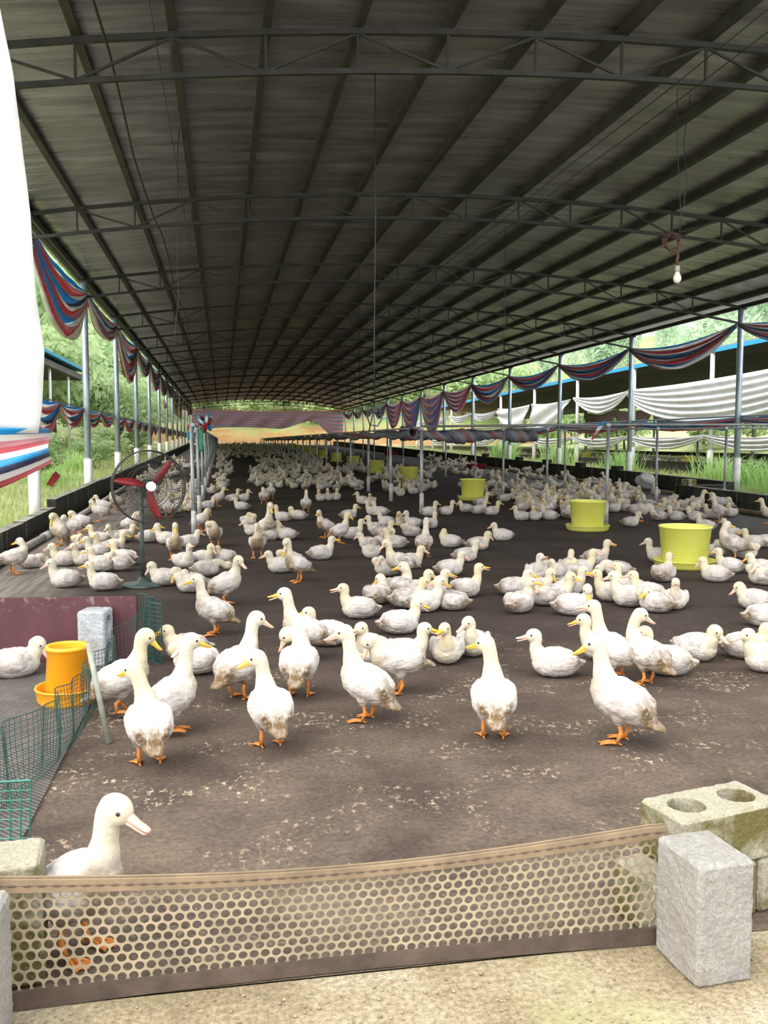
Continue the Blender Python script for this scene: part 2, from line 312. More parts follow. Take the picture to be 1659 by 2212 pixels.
# ------------------------------------------------------------------ mesh helpers
class MB:
    def __init__(self): self.v = []; self.f = []; self.mi = []; self.uv = []
    def quad(self, a, b, c, d, mi=0):
        n = len(self.v); self.v += [a, b, c, d]; self.f.append((n, n + 1, n + 2, n + 3)); self.mi.append(mi)
    def add(self, vs, fs, mi=0, mat=None):
        n = len(self.v); self.v += [tuple(mat @ Vector(p)) for p in vs] if mat else [tuple(p) for p in vs]
        self.f += [tuple(i + n for i in f) for f in fs]; self.mi += [mi] * len(fs)
    def box(self, c, s, rot=None, mi=0, bev=0):
        x, y, z = s[0] / 2, s[1] / 2, s[2] / 2
        vs = [(a * x, b * y, d * z) for a in (-1, 1) for b in (-1, 1) for d in (-1, 1)]
        fs = [(0, 1, 3, 2), (4, 6, 7, 5), (0, 4, 5, 1), (2, 3, 7, 6), (0, 2, 6, 4), (1, 5, 7, 3)]
        mat = Matrix.Translation(Vector(c)) @ (rot.to_4x4() if rot else Matrix())
        self.add(vs, fs, mi, mat)
    def beam(self, p, q, w, h=None, mi=0):       # square bar from p to q
        h = h or w; p, q = Vector(p), Vector(q); d = q - p; L = d.length
        if L < 1e-6: return
        d /= L; up = Vector((0, 0, 1)) if abs(d.z) < .95 else Vector((1, 0, 0))
        s = d.cross(up).normalized(); u = s.cross(d)
        vs = [tuple(b + s * (i * w / 2) + u * (j * h / 2)) for b in (p, q) for i, j in ((-1, -1), (1, -1), (1, 1), (-1, 1))]
        self.add(vs, [(0, 1, 2, 3), (7, 6, 5, 4), (0, 4, 5, 1), (1, 5, 6, 2), (2, 6, 7, 3), (3, 7, 4, 0)], mi)
    def tube(self, pts, r, n=8, mi=0, caps=True):
        pts = [Vector(p) for p in pts]; rs = r if hasattr(r, '__len__') else [r] * len(pts); b = len(self.v)
        side = None
        for i, p in enumerate(pts):
            t = (pts[min(i + 1, len(pts) - 1)] - pts[max(i - 1, 0)]).normalized()
            if side is None: side = t.cross(Vector((0, 0, 1)) if abs(t.z) < .9 else Vector((1, 0, 0))).normalized()
            side = (side - t * side.dot(t)).normalized(); up = t.cross(side)
            self.v += [tuple(p + (side * math.cos(2 * PI * k / n) + up * math.sin(2 * PI * k / n)) * rs[i]) for k in range(n)]
        for i in range(len(pts) - 1):
            for k in range(n):
                k2 = (k + 1) % n; self.f.append((b + i * n + k, b + i * n + k2, b + (i + 1) * n + k2, b + (i + 1) * n + k)); self.mi.append(mi)
        if caps:
            self.f.append(tuple(b + k for k in reversed(range(n)))); self.f.append(tuple(b + (len(pts) - 1) * n + k for k in range(n))); self.mi += [mi, mi]
    def lathe(self, prof, n=32, c=(0, 0, 0), mi=0):  # closed ring of (r, z) around z
        b = len(self.v); m = len(prof)
        for r, z in prof: self.v += [(c[0] + r * math.cos(2 * PI * k / n), c[1] + r * math.sin(2 * PI * k / n), c[2] + z) for k in range(n)]
        for i in range(m - 1):
            for k in range(n):
                k2 = (k + 1) % n; self.f.append((b + i * n + k, b + i * n + k2, b + (i + 1) * n + k2, b + (i + 1) * n + k)); self.mi.append(mi)
    def loft(self, C, R, mi=0, n=14, side0=Vector((0, 1, 0))):   # elliptical rings (half width, half height) along a path
        C = [Vector(c) for c in C]; b = len(self.v); side = side0.copy()
        for i, p in enumerate(C):
            t = (C[min(i + 1, len(C) - 1)] - C[max(i - 1, 0)]).normalized()
            side = (side - t * side.dot(t)).normalized(); up = t.cross(side)
            w, h = R[i] if hasattr(R[i], '__len__') else (R[i], R[i])
            self.v += [tuple(p + side * (w * math.cos(2 * PI * k / n)) + up * (h * math.sin(2 * PI * k / n))) for k in range(n)]
        for i in range(len(C) - 1):
            for k in range(n):
                k2 = (k + 1) % n; self.f.append((b + i * n + k, b + i * n + k2, b + (i + 1) * n + k2, b + (i + 1) * n + k)); self.mi.append(mi)
        self.f.append(tuple(b + k for k in reversed(range(n)))); self.f.append(tuple(b + (len(C) - 1) * n + k for k in range(n))); self.mi += [mi, mi]
    def ellipsoid(self, c, r, mat=None, n=14, m=9, mi=0):
        b = len(self.v); mat = mat or Matrix.Identity(3)
        vs = []
        for i in range(1, m):
            a = PI * i / m
            vs += [(r[0] * math.sin(a) * math.cos(2 * PI * k / n), r[1] * math.sin(a) * math.sin(2 * PI * k / n), r[2] * math.cos(a)) for k in range(n)]
        vs += [(0, 0, r[2]), (0, 0, -r[2])]
        self.v += [tuple(Vector(c) + mat @ Vector(p)) for p in vs]
        for i in range(m - 2):
            for k in range(n):
                k2 = (k + 1) % n; self.f.append((b + i * n + k, b + (i + 1) * n + k, b + (i + 1) * n + k2, b + i * n + k2)); self.mi.append(mi)
        t, bo = b + (m - 1) * n, b + (m - 1) * n + 1
        for k in range(n):
            k2 = (k + 1) % n; self.f.append((t, b + k, b + k2)); self.f.append((bo, b + (m - 2) * n + k2, b + (m - 2) * n + k)); self.mi += [mi, mi]
    def mesh(self, name, mats, smooth=False):
        me = bpy.data.meshes.new(name); me.from_pydata(self.v, [], self.f); me.update()
        for mm in (mats if isinstance(mats, (list, tuple)) else [mats]): me.materials.append(mm)
        if any(self.mi): me.polygons.foreach_set('material_index', self.mi)
        if smooth: me.polygons.foreach_set('use_smooth', [True] * len(me.polygons))
        return me
    def build(self, name, mats, parent=None, smooth=False, loc=None):
        o = bpy.data.objects.new(name, self.mesh(name, mats, smooth)); COL.objects.link(o)
        if loc is not None: o.location = loc
        if parent is not None: o.parent = parent
        return o
def bevelled(o, w=.006, seg=2):
    md = o.modifiers.new('soft_edges', 'BEVEL'); md.width = w; md.segments = seg; md.limit_method = 'ANGLE'; return o
def tag(o, label=None, cat=None, group=None, kind=None):
    if label: o['label'] = label
    if cat: o['category'] = cat
    if group: o['group'] = group
    if kind: o['kind'] = kind
    return o
def empty(name, loc=(0, 0, 0), rz=0, label=None, cat=None, group=None):
    o = bpy.data.objects.new(name, None); COL.objects.link(o); o.location = loc; o.rotation_euler = (0, 0, rz); o.empty_display_size = .1
    return tag(o, label, cat, group)
def copy_tree(o, parent=None):
    c = o.copy(); COL.objects.link(c)
    if parent is not None: c.parent = parent; c.matrix_parent_inverse = o.matrix_parent_inverse.copy()
    for ch in list(o.children): copy_tree(ch, c)
    return c
ORD = ['nearest', 'second', 'third', 'fourth', 'fifth', 'sixth', 'seventh', 'eighth', 'ninth', 'tenth', 'eleventh', 'twelfth', 'thirteenth', 'fourteenth', 'fifteenth', 'sixteenth', 'seventeenth', 'eighteenth', 'nineteenth', 'twentieth']
def nth(i):
    if i < len(ORD): return ORD[i]
    k = i + 1; return f"{k}{'th' if 10 < k % 100 < 14 else {1: 'st', 2: 'nd', 3: 'rd'}.get(k % 10, 'th')}"
# ------------------------------------------------------------------ the ground, the shed floor, the yard in front of the gate
XL, XR, S = -2.9, 12.2, 5.85
def yl(k): return 15.0 + S * k
def yt(k, X): return yl(k) - .9 * (X - XL) / (XR - XL)
def zr(X): return 5.23 + .0811 * X - .01112 * X * X
def gz(X, Y):
    z = zf(min(Y, 96)) - .05
    if Y < 3: z = -.06
    if X < -4.5: z += .15 * (-4.5 - X) ** 1.15 * min(1, max(0, (Y - 2) / 10))
    if X > 31: z += .15 * (X - 31)
    if Y > 94: z += .34 * min(Y - 94, 24) + .12 * max(0, Y - 118)
    return z + .12 * mnoise.noise(Vector((X * .3, Y * .3, 0))) * (1 if (X < -4 or X > 17 or Y > 95) else .25)
def grid_mesh(name, xs, ys, zfun, mats, kind='structure', smooth=True):
    b = MB(); nx = len(xs)
    for y in ys:
        for x in xs: b.v.append((x, y, zfun(x, y)))
    for j in range(len(ys) - 1):
        for i in range(nx - 1): b.f.append((j * nx + i, j * nx + i + 1, (j + 1) * nx + i + 1, (j + 1) * nx + i)); b.mi.append(0)
    return tag(b.build(name, mats, None, smooth), kind=kind)
grid_mesh('ground', [-70 + 1.6 * i for i in range(100)], [-6 + 1.8 * j for j in range(90)], gz, M['ground'])
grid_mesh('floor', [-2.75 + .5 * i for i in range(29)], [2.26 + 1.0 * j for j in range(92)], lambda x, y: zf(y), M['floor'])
grid_mesh('trim_1', [-4 + .5 * i for i in range(19)], [-3 + .5255 * j for j in range(11)], lambda x, y: .004 * mnoise.noise(Vector((x * 3, y * 3, 0))), M['yard'])
bpy.data.objects['trim_1']['label'] = 'pale gritty concrete yard in front of the low gate'

# ------------------------------------------------------------------ the roof: foil sheet with its purlins, then the lattice trusses
ceil = grid_mesh('ceiling', [-3.2 + .65 * i for i in range(25)], [5.4 + .9 * j for j in range(97)],
                 lambda x, y: zr(x) + .135 + .012 * mnoise.noise(Vector((x * .6, y * 2.3, 3))), M['roof'])
sd = ceil.modifiers.new('thickness', 'SOLIDIFY'); sd.thickness = .04; sd.offset = 1
PURL = [-3.05 + .877 * i for i in range(18)]
for i, x in enumerate(PURL):
    b = MB(); b.box((x, 48.5, zr(x) + .082), (.055, 86, .10)); b.box((x + .04, 48.5, zr(x) + .037), (.03, 86, .012))
    tag(b.build('purlin', M['purlin'], ceil), 'long dark steel purlin under the roof sheet')
for k in range(-1, 14):
    P = lambda x, dz=0: (x, yt(k, x), zr(x) + dz)
    t = empty('roof_truss', P(4.65, -.2), 0, f"dark steel lattice truss under the foil roof, {nth(k + 1)} from the open front", 'roof truss', 'roof trusses')
    inv = Matrix.Translation(-Vector(P(4.65, -.2)))
    xs = [XL - .05] + PURL[1:] + [XR + .05]
    top, bot, web = MB(), MB(), MB()
    bz = lambda x: -.37 * min(1, (x - XL + .12) / .5, (XR - x + .12) / .5)
    for a, c in zip(xs[:-1], xs[1:]):
        top.beam(P(a, 0), P(c, 0), .055); bot.beam(P(a, -.37), P(c, -.37), .048)
    for i, x in enumerate(PURL[1:-1]):
        web.beam(P(x, 0), P(x, -.37), .026)
        xp = PURL[1:-1]
        if i % 2 == 0:
            for j in (i - 1, i + 1):
                if 0 <= j < len(xp): web.beam(P(x, -.02), P(xp[j], -.36), .024)
    for nm, b in (('top_chord', top), ('bottom_chord', bot), ('web_bars', web)):
        o = b.build(nm, M['steel'], t); o.data.transform(inv)

# ------------------------------------------------------------------ posts of the two long sides
def shed_post(x, y, ztop, label, group, zb=None, r=.072, sleeve=.95):
    zb = zf(y) - .05 if zb is None else zb
    t = empty('shed_post', (x, y, zb), 0, label, 'post', group)
    b = MB(); b.tube([(0, 0, .02), (0, 0, ztop - zb)], r, 14); b.build('pole', M['galv'], t, True)
    b = MB(); b.tube([(0, 0, 0), (0, 0, sleeve)], r * 1.3, 16); b.build('pipe_sleeve', M['pvc'], t, True)
    b = MB(); b.box((0, 0, ztop - zb - .012), (.19, .19, .03)); b.build('cap_plate', M['steel'], t)
    return t
for k in range(0, 14):
    shed_post(XL - .03, yl(k), zr(XL) - .02, f"galvanised roof post in a white sleeve by the mossy hillside wall, {nth(k)} to the gate", 'posts along the hillside wall')
for k in range(0, 14):
    shed_post(XR, yt(k, XR), zr(XR) - .02, f"galvanised roof post in a white sleeve beside the grass strip, {nth(k)} to the gate", 'posts beside the grass strip')
for sgn, x, nm in ((0, XL - .02, 'trim_2'), (1, XR + .02, 'trim_3')):       # eaves beams
    b = MB(); b.beam((x, 5.6, zr(x) + .03), (x, 91.5, zr(x) + .03), .07, .09); tag(b.build(nm, M['purlin']), 'dark steel eaves beam along the roof posts', kind='structure')

# ------------------------------------------------------------------ low mossy walls along both sides
def kerb(name, pts, th, h, label):
    b = MB()
    for (x0, y0), (x1, y1) in zip(pts[:-1], pts[1:]):
        n = max(1, int((y1 - y0) / 2))
        for i in range(n):
            a, c = i / n, (i + 1) / n
            X0, Y0, X1, Y1 = x0 + (x1 - x0) * a, y0 + (y1 - y0) * a, x0 + (x1 - x0) * c, y0 + (y1 - y0) * c
            hh = h(Y0) + .03 * mnoise.noise(Vector((X0, Y0 * .7, 5)))
            z0, z1 = zf(Y0), zf(Y1)
            v = [(X0, Y0, z0 - .06), (X0 + th, Y0, z0 - .06), (X0 + th, Y0, z0 + hh), (X0, Y0, z0 + hh), (X1, Y1, z1 - .06), (X1 + th, Y1, z1 - .06), (X1 + th, Y1, z1 + hh), (X1, Y1, z1 + hh)]
            b.add(v, [(0, 1, 2, 3), (7, 6, 5, 4), (0, 4, 5, 1), (1, 5, 6, 2), (2, 6, 7, 3), (3, 7, 4, 0)])
    return tag(b.build(name, M['kerb']), label, kind='structure')
kerb('wall_left', [(-2.87, 5.9), (-2.87, 15.6)], .15, lambda y: .26, 'low mossy block wall along the hillside')
kerb('wall_left_far', [(-2.86, 15.6), (-2.86, 91)], .14, lambda y: .40, 'taller stretch of mossy block wall along the hillside')
kerb('wall_right', [(9.85, 8), (9.85, 18.4)], .2, lambda y: .36, 'low dark wall jutting into the shed')
kerb('wall_right_far', [(11.05, 18.4), (11.05, 91)], .16, lambda y: .42, 'dark low wall beside the grass strip')
b = MB(); b.box((10.5, 18.45, zf(18) + .16), (1.3, .18, .40)); tag(b.build('wall_step', M['kerb']), kind='structure')
for i, (x, y) in enumerate(((9.98, 18.15), (9.96, 13.9), (9.96, 11.6), (11.13, 24.3), (11.13, 27), (11.13, 30), (11.13, 33), (11.13, 37.5))):
    o = MB(); o.box((0, 0, .07), (.2, .4 if i else .3, .14 if i else .2)); o = bevelled(o.build('coping_block', M['blockmoss'] if i == 0 else M['kerb'], None, False, (x, y, zf(y) + (.33 if y < 18.4 else .40))))
    tag(o, 'pale coping block at the corner step of the dark low wall' if i == 0 else f"loose dark block on the low wall by the grass, {nth(i - 1)} to the gate", 'block', 'blocks on the low wall')

# ------------------------------------------------------------------ tarpaulins
def cloth(name, pos, nu, nv, mat, label, cat='tarpaulin', group=None, vspan=1.0):
    me = bpy.data.meshes.new(name); vs = [tuple(pos(i / nu, j / nv)) for j in range(nv + 1) for i in range(nu + 1)]
    fs = [(j * (nu + 1) + i, j * (nu + 1) + i + 1, (j + 1) * (nu + 1) + i + 1, (j + 1) * (nu + 1) + i) for j in range(nv) for i in range(nu)]
    me.from_pydata(vs, [], fs); me.update(); uv = me.uv_layers.new(name='UVMap')
    li = np.empty(len(me.loops), dtype=np.int32); me.loops.foreach_get('vertex_index', li)
    a = np.stack([(li % (nu + 1)) / nu, (li // (nu + 1)) / nv * vspan], 1).astype(np.float32).ravel()
    uv.data.foreach_set('uv', a); me.materials.append(mat); me.polygons.foreach_set('use_smooth', [True] * len(me.polygons))
    o = bpy.data.objects.new(name, me); COL.objects.link(o)
    sd = o.modifiers.new('thickness', 'SOLIDIFY'); sd.thickness = .004
    return tag(o, label, cat, group)
def swag(A, B, drop, mat, label, group=None, sag=.12, amp=.05, folds=5, edge=.15, seed=0, vspan=1.0, name='tarpaulin', power=1.0):
    A, B = Vector(A), Vector(B); d = (B - A); nrm = Vector((d.y, -d.x, 0)).normalized()
    def pos(u, v):
        sh = (4 * u * (1 - u)) ** power
        p = A.lerp(B, u); p.z -= sag * sh + drop * v * (edge + (1 - edge) * sh)
        p += nrm * (amp * math.sin(2 * PI * folds * v + 2.5 * u + seed) * (.4 + .6 * sh) * min(1, v * 6) + .03 * mnoise.noise(Vector((u * 5 + seed, v * 4, seed))))
        p.z += .03 * mnoise.noise(Vector((u * 7, v * 7, seed + 9))) * v
        return p
    return cloth(name, pos, 26, 26, mat, label, 'tarpaulin', group, vspan)
GL = 'striped tarpaulins under the eaves on the hillside'; GR = 'striped tarpaulins under the eaves by the grass strip'
for k, dr in enumerate([1.25, .62, 1.35, .75, 1.0, .9, .7, 1.6, 1.7, .8, .7, .9, .7]):
    swag((XL + .02, yl(k) + .08, 4.66), (XL + .02, yl(k + 1) - .06, 4.66), dr, M['tarp'], f"striped tarpaulin sagging between roof posts under the hillside eaves, {nth(k)} bay from the gate", GL, .1, .09, 6, .22, k, 1.5)
for k in range(-1, 12):
    for h in (0, 1):
        a, c = yl(k) + S * h / 2, yl(k) + S * (h + 1) / 2
        if k < 0 and h == 0: continue
        swag((XL - .12, a, 2.12), (XL - .12, c, 2.12), [.58, .42, .38, .34][(2 * k + h) % 4], M['tarp'], f"faded striped tarpaulin scallop on the low hillside line, {nth(2 * k + h + 1)} from the gate", 'scallops on the low line along the hillside', .02, .05, 3, .1, k * 2 + h)
b = MB(); b.tube([(XL - .1, 7, 2.13), (XL - .1, 90, 2.13)], .012, 6); tag(b.build('tarpaulin_line', M['galvpipe']), 'thin line carrying the low scalloped tarpaulin along the hillside', 'line')
for k, dr in enumerate([.6, .66, .58, .6, .9, 1.1, 2.3, 2.2, 1.7, .9, .6, .6, .5]):
    swag((XR - .08, yt(k, XR) + .06, 4.2), (XR - .08, yt(k + 1, XR) - .06, 4.2), dr, M['tarpfine'] if k in (5, 6, 7, 8) else M['tarp'], f"striped tarpaulin sagging under the eaves above the grass strip, {nth(k)} bay from the gate", GR, .2, .09, 5, .12, k + 20, 1.25)
for k in range(0, 6):
    swag((XR + .06, yt(k, XR), 1.98), (XR + .06, yt(k + 1, XR), 1.98), .26, M['tarp'], f"rolled striped tarpaulin on the rail beside the grass strip, {nth(k)} bay from the gate", 'rolled tarpaulins beside the grass strip', .05, .05, 3, .5, k)
b = MB(); b.tube([(XR + .05, 14, 2.0), (XR + .05, 62, 2.0)], .022, 8); tag(b.build('tarpaulin_rail', M['galv'], None, True), 'pale pipe rail carrying rolled tarpaulin beside the grass strip', 'rail')
def endpos(u, v):
    bot = 2.55 + .25 * math.sin(u * 5) - .3 * max(0, .15 - u) * 6
    if u > .55: bot += 1.1 * math.sin(min(1, (u - .55) / .26) * PI / 2) ** 2
    if u > .81: bot -= (u - .81) / .19 * 2.6 if u < .93 else 2.6 * (.12 / .19)
    top = 4.5 - .1 * math.sin(PI * u)
    return Vector((-2.9 + 15 * u, 91.3 + .12 * math.sin(u * 40 + v * 5) * v, top + (bot - top) * v))
cloth('end_tarpaulin', endpos, 90, 20, M['tarpend'], 'wide red and blue striped tarpaulin across the far end of the shed')
# the white sheet hung at the very front, and the striped one under it
def sheetpos(u, v):
    z = 5.3 - 3.85 * v; e = [(5.3, -1.36), (4.1, -1.31), (3.65, -1.23), (2.8, -1.15), (2.3, -1.13), (1.95, -1.085), (1.6, -1.11), (1.3, -1.16)]
    for (z0, x0), (z1, x1) in zip(e[:-1], e[1:]):
        if z0 >= z >= z1: xe = x0 + (x1 - x0) * (z0 - z) / (z0 - z1)
    return Vector((-3.3 + (xe + 3.3) * u, 5.33 - .05 * (1 - u) + .05 * math.sin(u * 14 + 2 * v) + .02 * mnoise.noise(Vector((u * 9, v * 14, 2))), z + .05 * mnoise.noise(Vector((u * 30, v * 2, 4))) * (v > .97)))
_s = 5.33 / 6.0
def near_front(p): return Vector((p.x * _s, p.y, CAMH + (p.z - CAMH) * _s))
cloth('white_sheet', lambda u, v: near_front(sheetpos(u, v)), 30, 60, M['sheetwhite'], 'bleached white sheet hanging at the front corner of the shed', 'sheet')
def lowpos(u, v):
    p = Vector((-2.6 + 1.52 * u, 5.36 + .04 * math.sin(9 * v + 6 * u), 1.5 - .02 * u - v * (.42 - .2 * u ** 3) - .1 * v * math.sin(PI * u)))
    return near_front(p)
cloth('tarpaulin', lowpos, 24, 24, M['tarp'], 'pink and blue striped tarpaulin sagging below the white sheet', vspan=.9)

# ------------------------------------------------------------------ the pipe pens inside: posts, rails, rolled tarpaulin
def pen_post(x, y, label, group, r=.03, zt=1.63, sleeve=.38):
    z = zf(y); t = empty('pen_post', (x, y, z), 0, label, 'post', group)
    b = MB(); b.tube([(0, 0, .0), (random.uniform(-.02, .02), 0, zt - z)], r, 10); b.build('pipe', M['galvpipe'], t, True)
    b = MB(); b.tube([(0, 0, 0), (0, 0, sleeve)], r * 1.35, 12); b.build('dirty_sleeve', M['pipesleeve'], t, True)
    b = MB(); b.box((0, 0, zt - z + .005), (.07, .07, .05)); b.build('clamp', M['galvpipe'], t)
    return t
MIDX, LX, RX = 3.62, -.42, 6.9
mid = [(MIDX, 16.3 + 3.1 * i) for i in range(24)]
for i, (x, y) in enumerate(mid): pen_post(x, y, f"grey pipe pen post in the middle row beside the yellow feeders, {nth(i)} to the gate", 'middle row of pen posts', .031)
for i in range(24): pen_post(LX, 13.3 + 3.1 * i, f"grey pipe pen post in the row behind the fan, {nth(i)} to the gate", 'pen posts behind the fan', .028)
cross = [(1309, 1135), (1417, 1090), (1563, 1096), (1220, 1056), (1181, 1080), (1086, 1076)]
CW = ['thick grey pipe pen post beside the second yellow feeder', 'thin grey pipe post standing before the low wall step', 'thin grey pipe post standing in front of the big sleeved post', 'thin grey pipe post behind the flock by the wall step', 'grey pipe post rising from the crowd behind the second feeder', 'grey pipe post between the third feeder and the red tray']
cpts = []
for (px, py), w in zip(cross, CW):
    p = at(px, py); cpts.append(p); pen_post(p.x, p.y, w, 'pen posts near the grass strip', .027, 1.66)
for i in range(16): pen_post(7.3, 25.6 + 3.6 * i, f"thin grey pipe post of the far pen row, {nth(i)} to the gate", 'far row of pen posts', .026)
def rail(pts, label, r=.02, name='pen_rail'):
    b = MB(); b.tube(pts, r, 8); return tag(b.build(name, M['galvpipe'], None, True), label, 'rail')
rail([(MIDX, 16.3, 1.65), (MIDX, 88, 1.65)], 'pipe rail along the middle row of pen posts')
rail([(LX, 13.3, 1.65), (LX, 86, 1.65)], 'pipe rail along the pen posts behind the fan')
rail([(7.3, 22.5, 1.66), (7.3, 80, 1.66)], 'pipe rail along the far row of pen posts')
rail([(MIDX, 16.35, 1.67), (cpts[0].x, cpts[0].y, 1.67), (10.6, 13.2, 1.67)], 'front pipe rail of the pen running across to the grass strip')
rail([(cpts[5].x, cpts[5].y, 1.66), (cpts[4].x, cpts[4].y, 1.66), (cpts[1].x, cpts[1].y, 1.66), (cpts[2].x, cpts[2].y, 1.66), (12.0, 16.2, 1.66)], 'pipe rail over the thin posts by the grass strip')
def roll(A, B, r, label, seed):
    A, B = Vector(A), Vector(B)
    def pos(u, v):
        a = 2 * PI * v; p = A.lerp(B, u); L = (B - A).normalized(); s = Vector((-L.y, L.x, 0))
        rr = r * (1 + .25 * math.sin(u * (B - A).length * 3.2 + seed) + .3 * mnoise.noise(Vector((u * 30, a, seed))))
        return p + s * (rr * .8 * math.cos(a + u * 30)) + Vector((0, 0, rr * math.sin(a + u * 30) - r * .8 - .05 * abs(math.sin(u * (B - A).length * 1.0))))
    return cloth('rolled_tarpaulin', pos, 90, 12, M['tarpdark'], label)
roll((MIDX, 17, 1.64), (MIDX, 80, 1.64), .085, 'dark rolled tarpaulin tied along the middle pen rail', 1)
roll((MIDX + .15, 18.9, 1.66), (7.6, 21.3, 1.66), .13, 'striped rolled tarpaulin tied across the pen behind the third feeder', 2)
for i in range(3):
    c = Vector((7.3 + .12 * i, 20.9 + .2 * i, 1.62))
def knot(name, c, s, label, n=9, mat=None):
    b = MB(); rr = random.Random(sum(map(ord, label)))
    for i in range(n):
        m3 = Matrix.Rotation(rr.uniform(0, 6), 3, 'Z') @ Matrix.Rotation(rr.uniform(-.8, .8), 3, 'X')
        b.ellipsoid((rr.uniform(-s, s) * .7, rr.uniform(-s, s) * .7, rr.uniform(-s, s)), (s * .28, s * .16, s * rr.uniform(.4, .7)), m3, 9, 6, i % 3)
    return tag(b.build(name, mat or [M['red'], M['white'], M['bluefascia']], None, True, c), label, 'cloth')
knot('bunched_tarpaulin', (LX + .05, 21, 1.74), .2, 'bunched red, white and blue tarpaulin tied on the pen posts behind the fan', 26)
knot('bunched_tarpaulin', (LX - .3, 24, 1.6), .2, 'lower bundle of red, white and blue tarpaulin near the hillside wall', 16)
b = MB(); b.box((0, 0, 0), (.13, .1, .42)); o = bevelled(b.build('green_bag', M['greenbag'], None, False, (LX - .03 + .04, 17.2, 1.42)), .03, 3); tag(o, 'green bag hanging from the pen rail behind the fan', 'bag')
# ragged flap on the corner post beside the second feeder
c0 = cpts[0]
def flap(u, v): return Vector((c0.x - .02 - .36 * v * (1 - .2 * u) - .1 * u, c0.y - .04 + .03 * math.sin(6 * v), 1.72 - .42 * v * (.6 + .4 * (1 - u)) - .2 * u * v))
cloth('tarpaulin_flap', flap, 10, 12, M['tarp'], 'dark striped tarpaulin rag tied to the thick post by the second feeder', vspan=.6)

# ------------------------------------------------------------------ feeders
def feeder(px, py, rb, rt, h, rp, mat, name, label, group=None, p=None):
    p = at(px, py) if p is None else p; t = empty(name, p, random.uniform(0, 6), label, 'feeder', group)
    b = MB(); n = 40
    b.lathe([(0, .06), (rb - .004, .06), (rt - .012, h - .01), (rt - .010, h), (rt + .012, h), (rt + .014, h - .018), (rt + .003, h - .022), (rb + .004, .07), (rb - .02, .045), (0, .045)], n)
    b.build('hopper', mat, t, True)
    b = MB(); b.lathe([(0, .0), (rp * .86, .0), (rp * .96, .03), (rp, .085), (rp + .006, .088), (rp + .004, .096), (rp - .008, .092), (rp * .93, .035), (rp * .8, .018), (0, .02)], n)
    b.build('pan', mat, t, True)
    b = MB()
    for i in range(4):
        a = i * PI / 2 + .4; b.box((math.cos(a) * rb * .75, math.sin(a) * rb * .75, .035), (.03, .05, .035), Matrix.Rotation(a, 3, 'Z'))
    b.build('spacer', mat, t)
    return t
for i, (px, py) in enumerate([(1478, 1226), (1269, 1146), (1021, 1080), (893, 1053), (819, 1031), (783, 1014), (749, 1003), (715, 990), (687, 983), (662, 975), (648, 971), (636, 968)]):
    s = 1.0
    feeder(px, py, .235 * s, .275 * s, .47 * s, .335 * s, M['yellow'], 'poultry_feeder', ['large yellow plastic feeder on a round pan, nearest in the row', 'yellow plastic feeder beside the thick grey pen post', 'yellow plastic feeder with three ducks resting at its foot'][i] if i < 3 else f"yellow plastic feeder in the row beyond the resting ducks, {nth(i)} from the gate", 'yellow feeders in the long row', None if i < 3 else Vector((5.38, 26 + 5.75 * (i - 3), zf(26 + 5.75 * (i - 3)))))
feeder(148, 1518, .112, .098, .315, .165, M['orange'], 'poultry_feeder', 'bright orange plastic feeder behind the green net')
# red trays
def tray(px, py, r, h, label, mat, name='red_tray', tilt=0, z=0):
    p = at(px, py); b = MB(); b.lathe([(0, .0), (r * .85, .0), (r, h), (r + .01, h), (r - .01, h - .01), (r * .82, .012), (0, .012)], 28)
    o = b.build(name, mat, None, True, p + Vector((0, 0, z))); o.rotation_euler = (0, tilt, 0); return tag(o, label, 'tray')
tray(1029, 1013, .42, .2, 'wide red tray among the ducks along the low wall', M['redbasin'])
tray(845, 983, .42, .2, 'small distant red tray in the crowd along the low wall', M['redbasin'])
tray(155, 1064, .2, .14, 'red basin tipped behind the mossy hillside wall', M['redbasin'], 'red_basin', -1.0, .28).location.x -= .35

# ------------------------------------------------------------------ fan
fp = at(309, 1266); fan = empty('pedestal_fan', fp, 0, 'industrial pedestal fan with three red blades in a wire cage', 'fan')
b = MB(); b.lathe([(0, 0), (.20, 0), (.205, .012), (.19, .028), (.06, .05), (.035, .09), (0, .09)], 36); b.build('base', M['fan_green'], fan, True)
b = MB(); b.tube([(0, 0, .05), (0, 0, .9)], .02, 12); b.build('pole', M['fan_green'], fan, True)
hub = Vector((.075, -.03, .965)); ax = Vector((.30, -1, .06)).normalized(); sx = Vector((0, 0, 1)).cross(ax).normalized(); sz = ax.cross(sx)
FR = Matrix((sx, sz, ax)).transposed()
fh = empty('fan_head', hub); fh.parent = fan; fh.rotation_euler = FR.to_euler()
b = MB(); b.tube([(0, 0, -.2), (0, 0, -.17), (0, 0, -.06), (0, 0, -.04)], [.05, .075, .075, .05], 18); b.build('motor', M['fan_green'], fh, True)
b = MB(); b.tube([(-.03, -.10, -.12), (0, 0, -.12)], .03, 10); b.build('neck', M['fan_green'], fh, True)
b = MB(); R0 = .345
def ringm(b, r, z, w, n=48):
    b.tube([(r * math.cos(2 * PI * i / n), r * math.sin(2 * PI * i / n), z) for i in range(n + 1)], w, 6)
for z, r in ((.055, R0), (.005, R0 + .002), (-.05, R0), (.10, .07), (-.12, .09), (.092, .20), (-.105, .20)): ringm(b, r, z, .005 if r > .3 else .003)
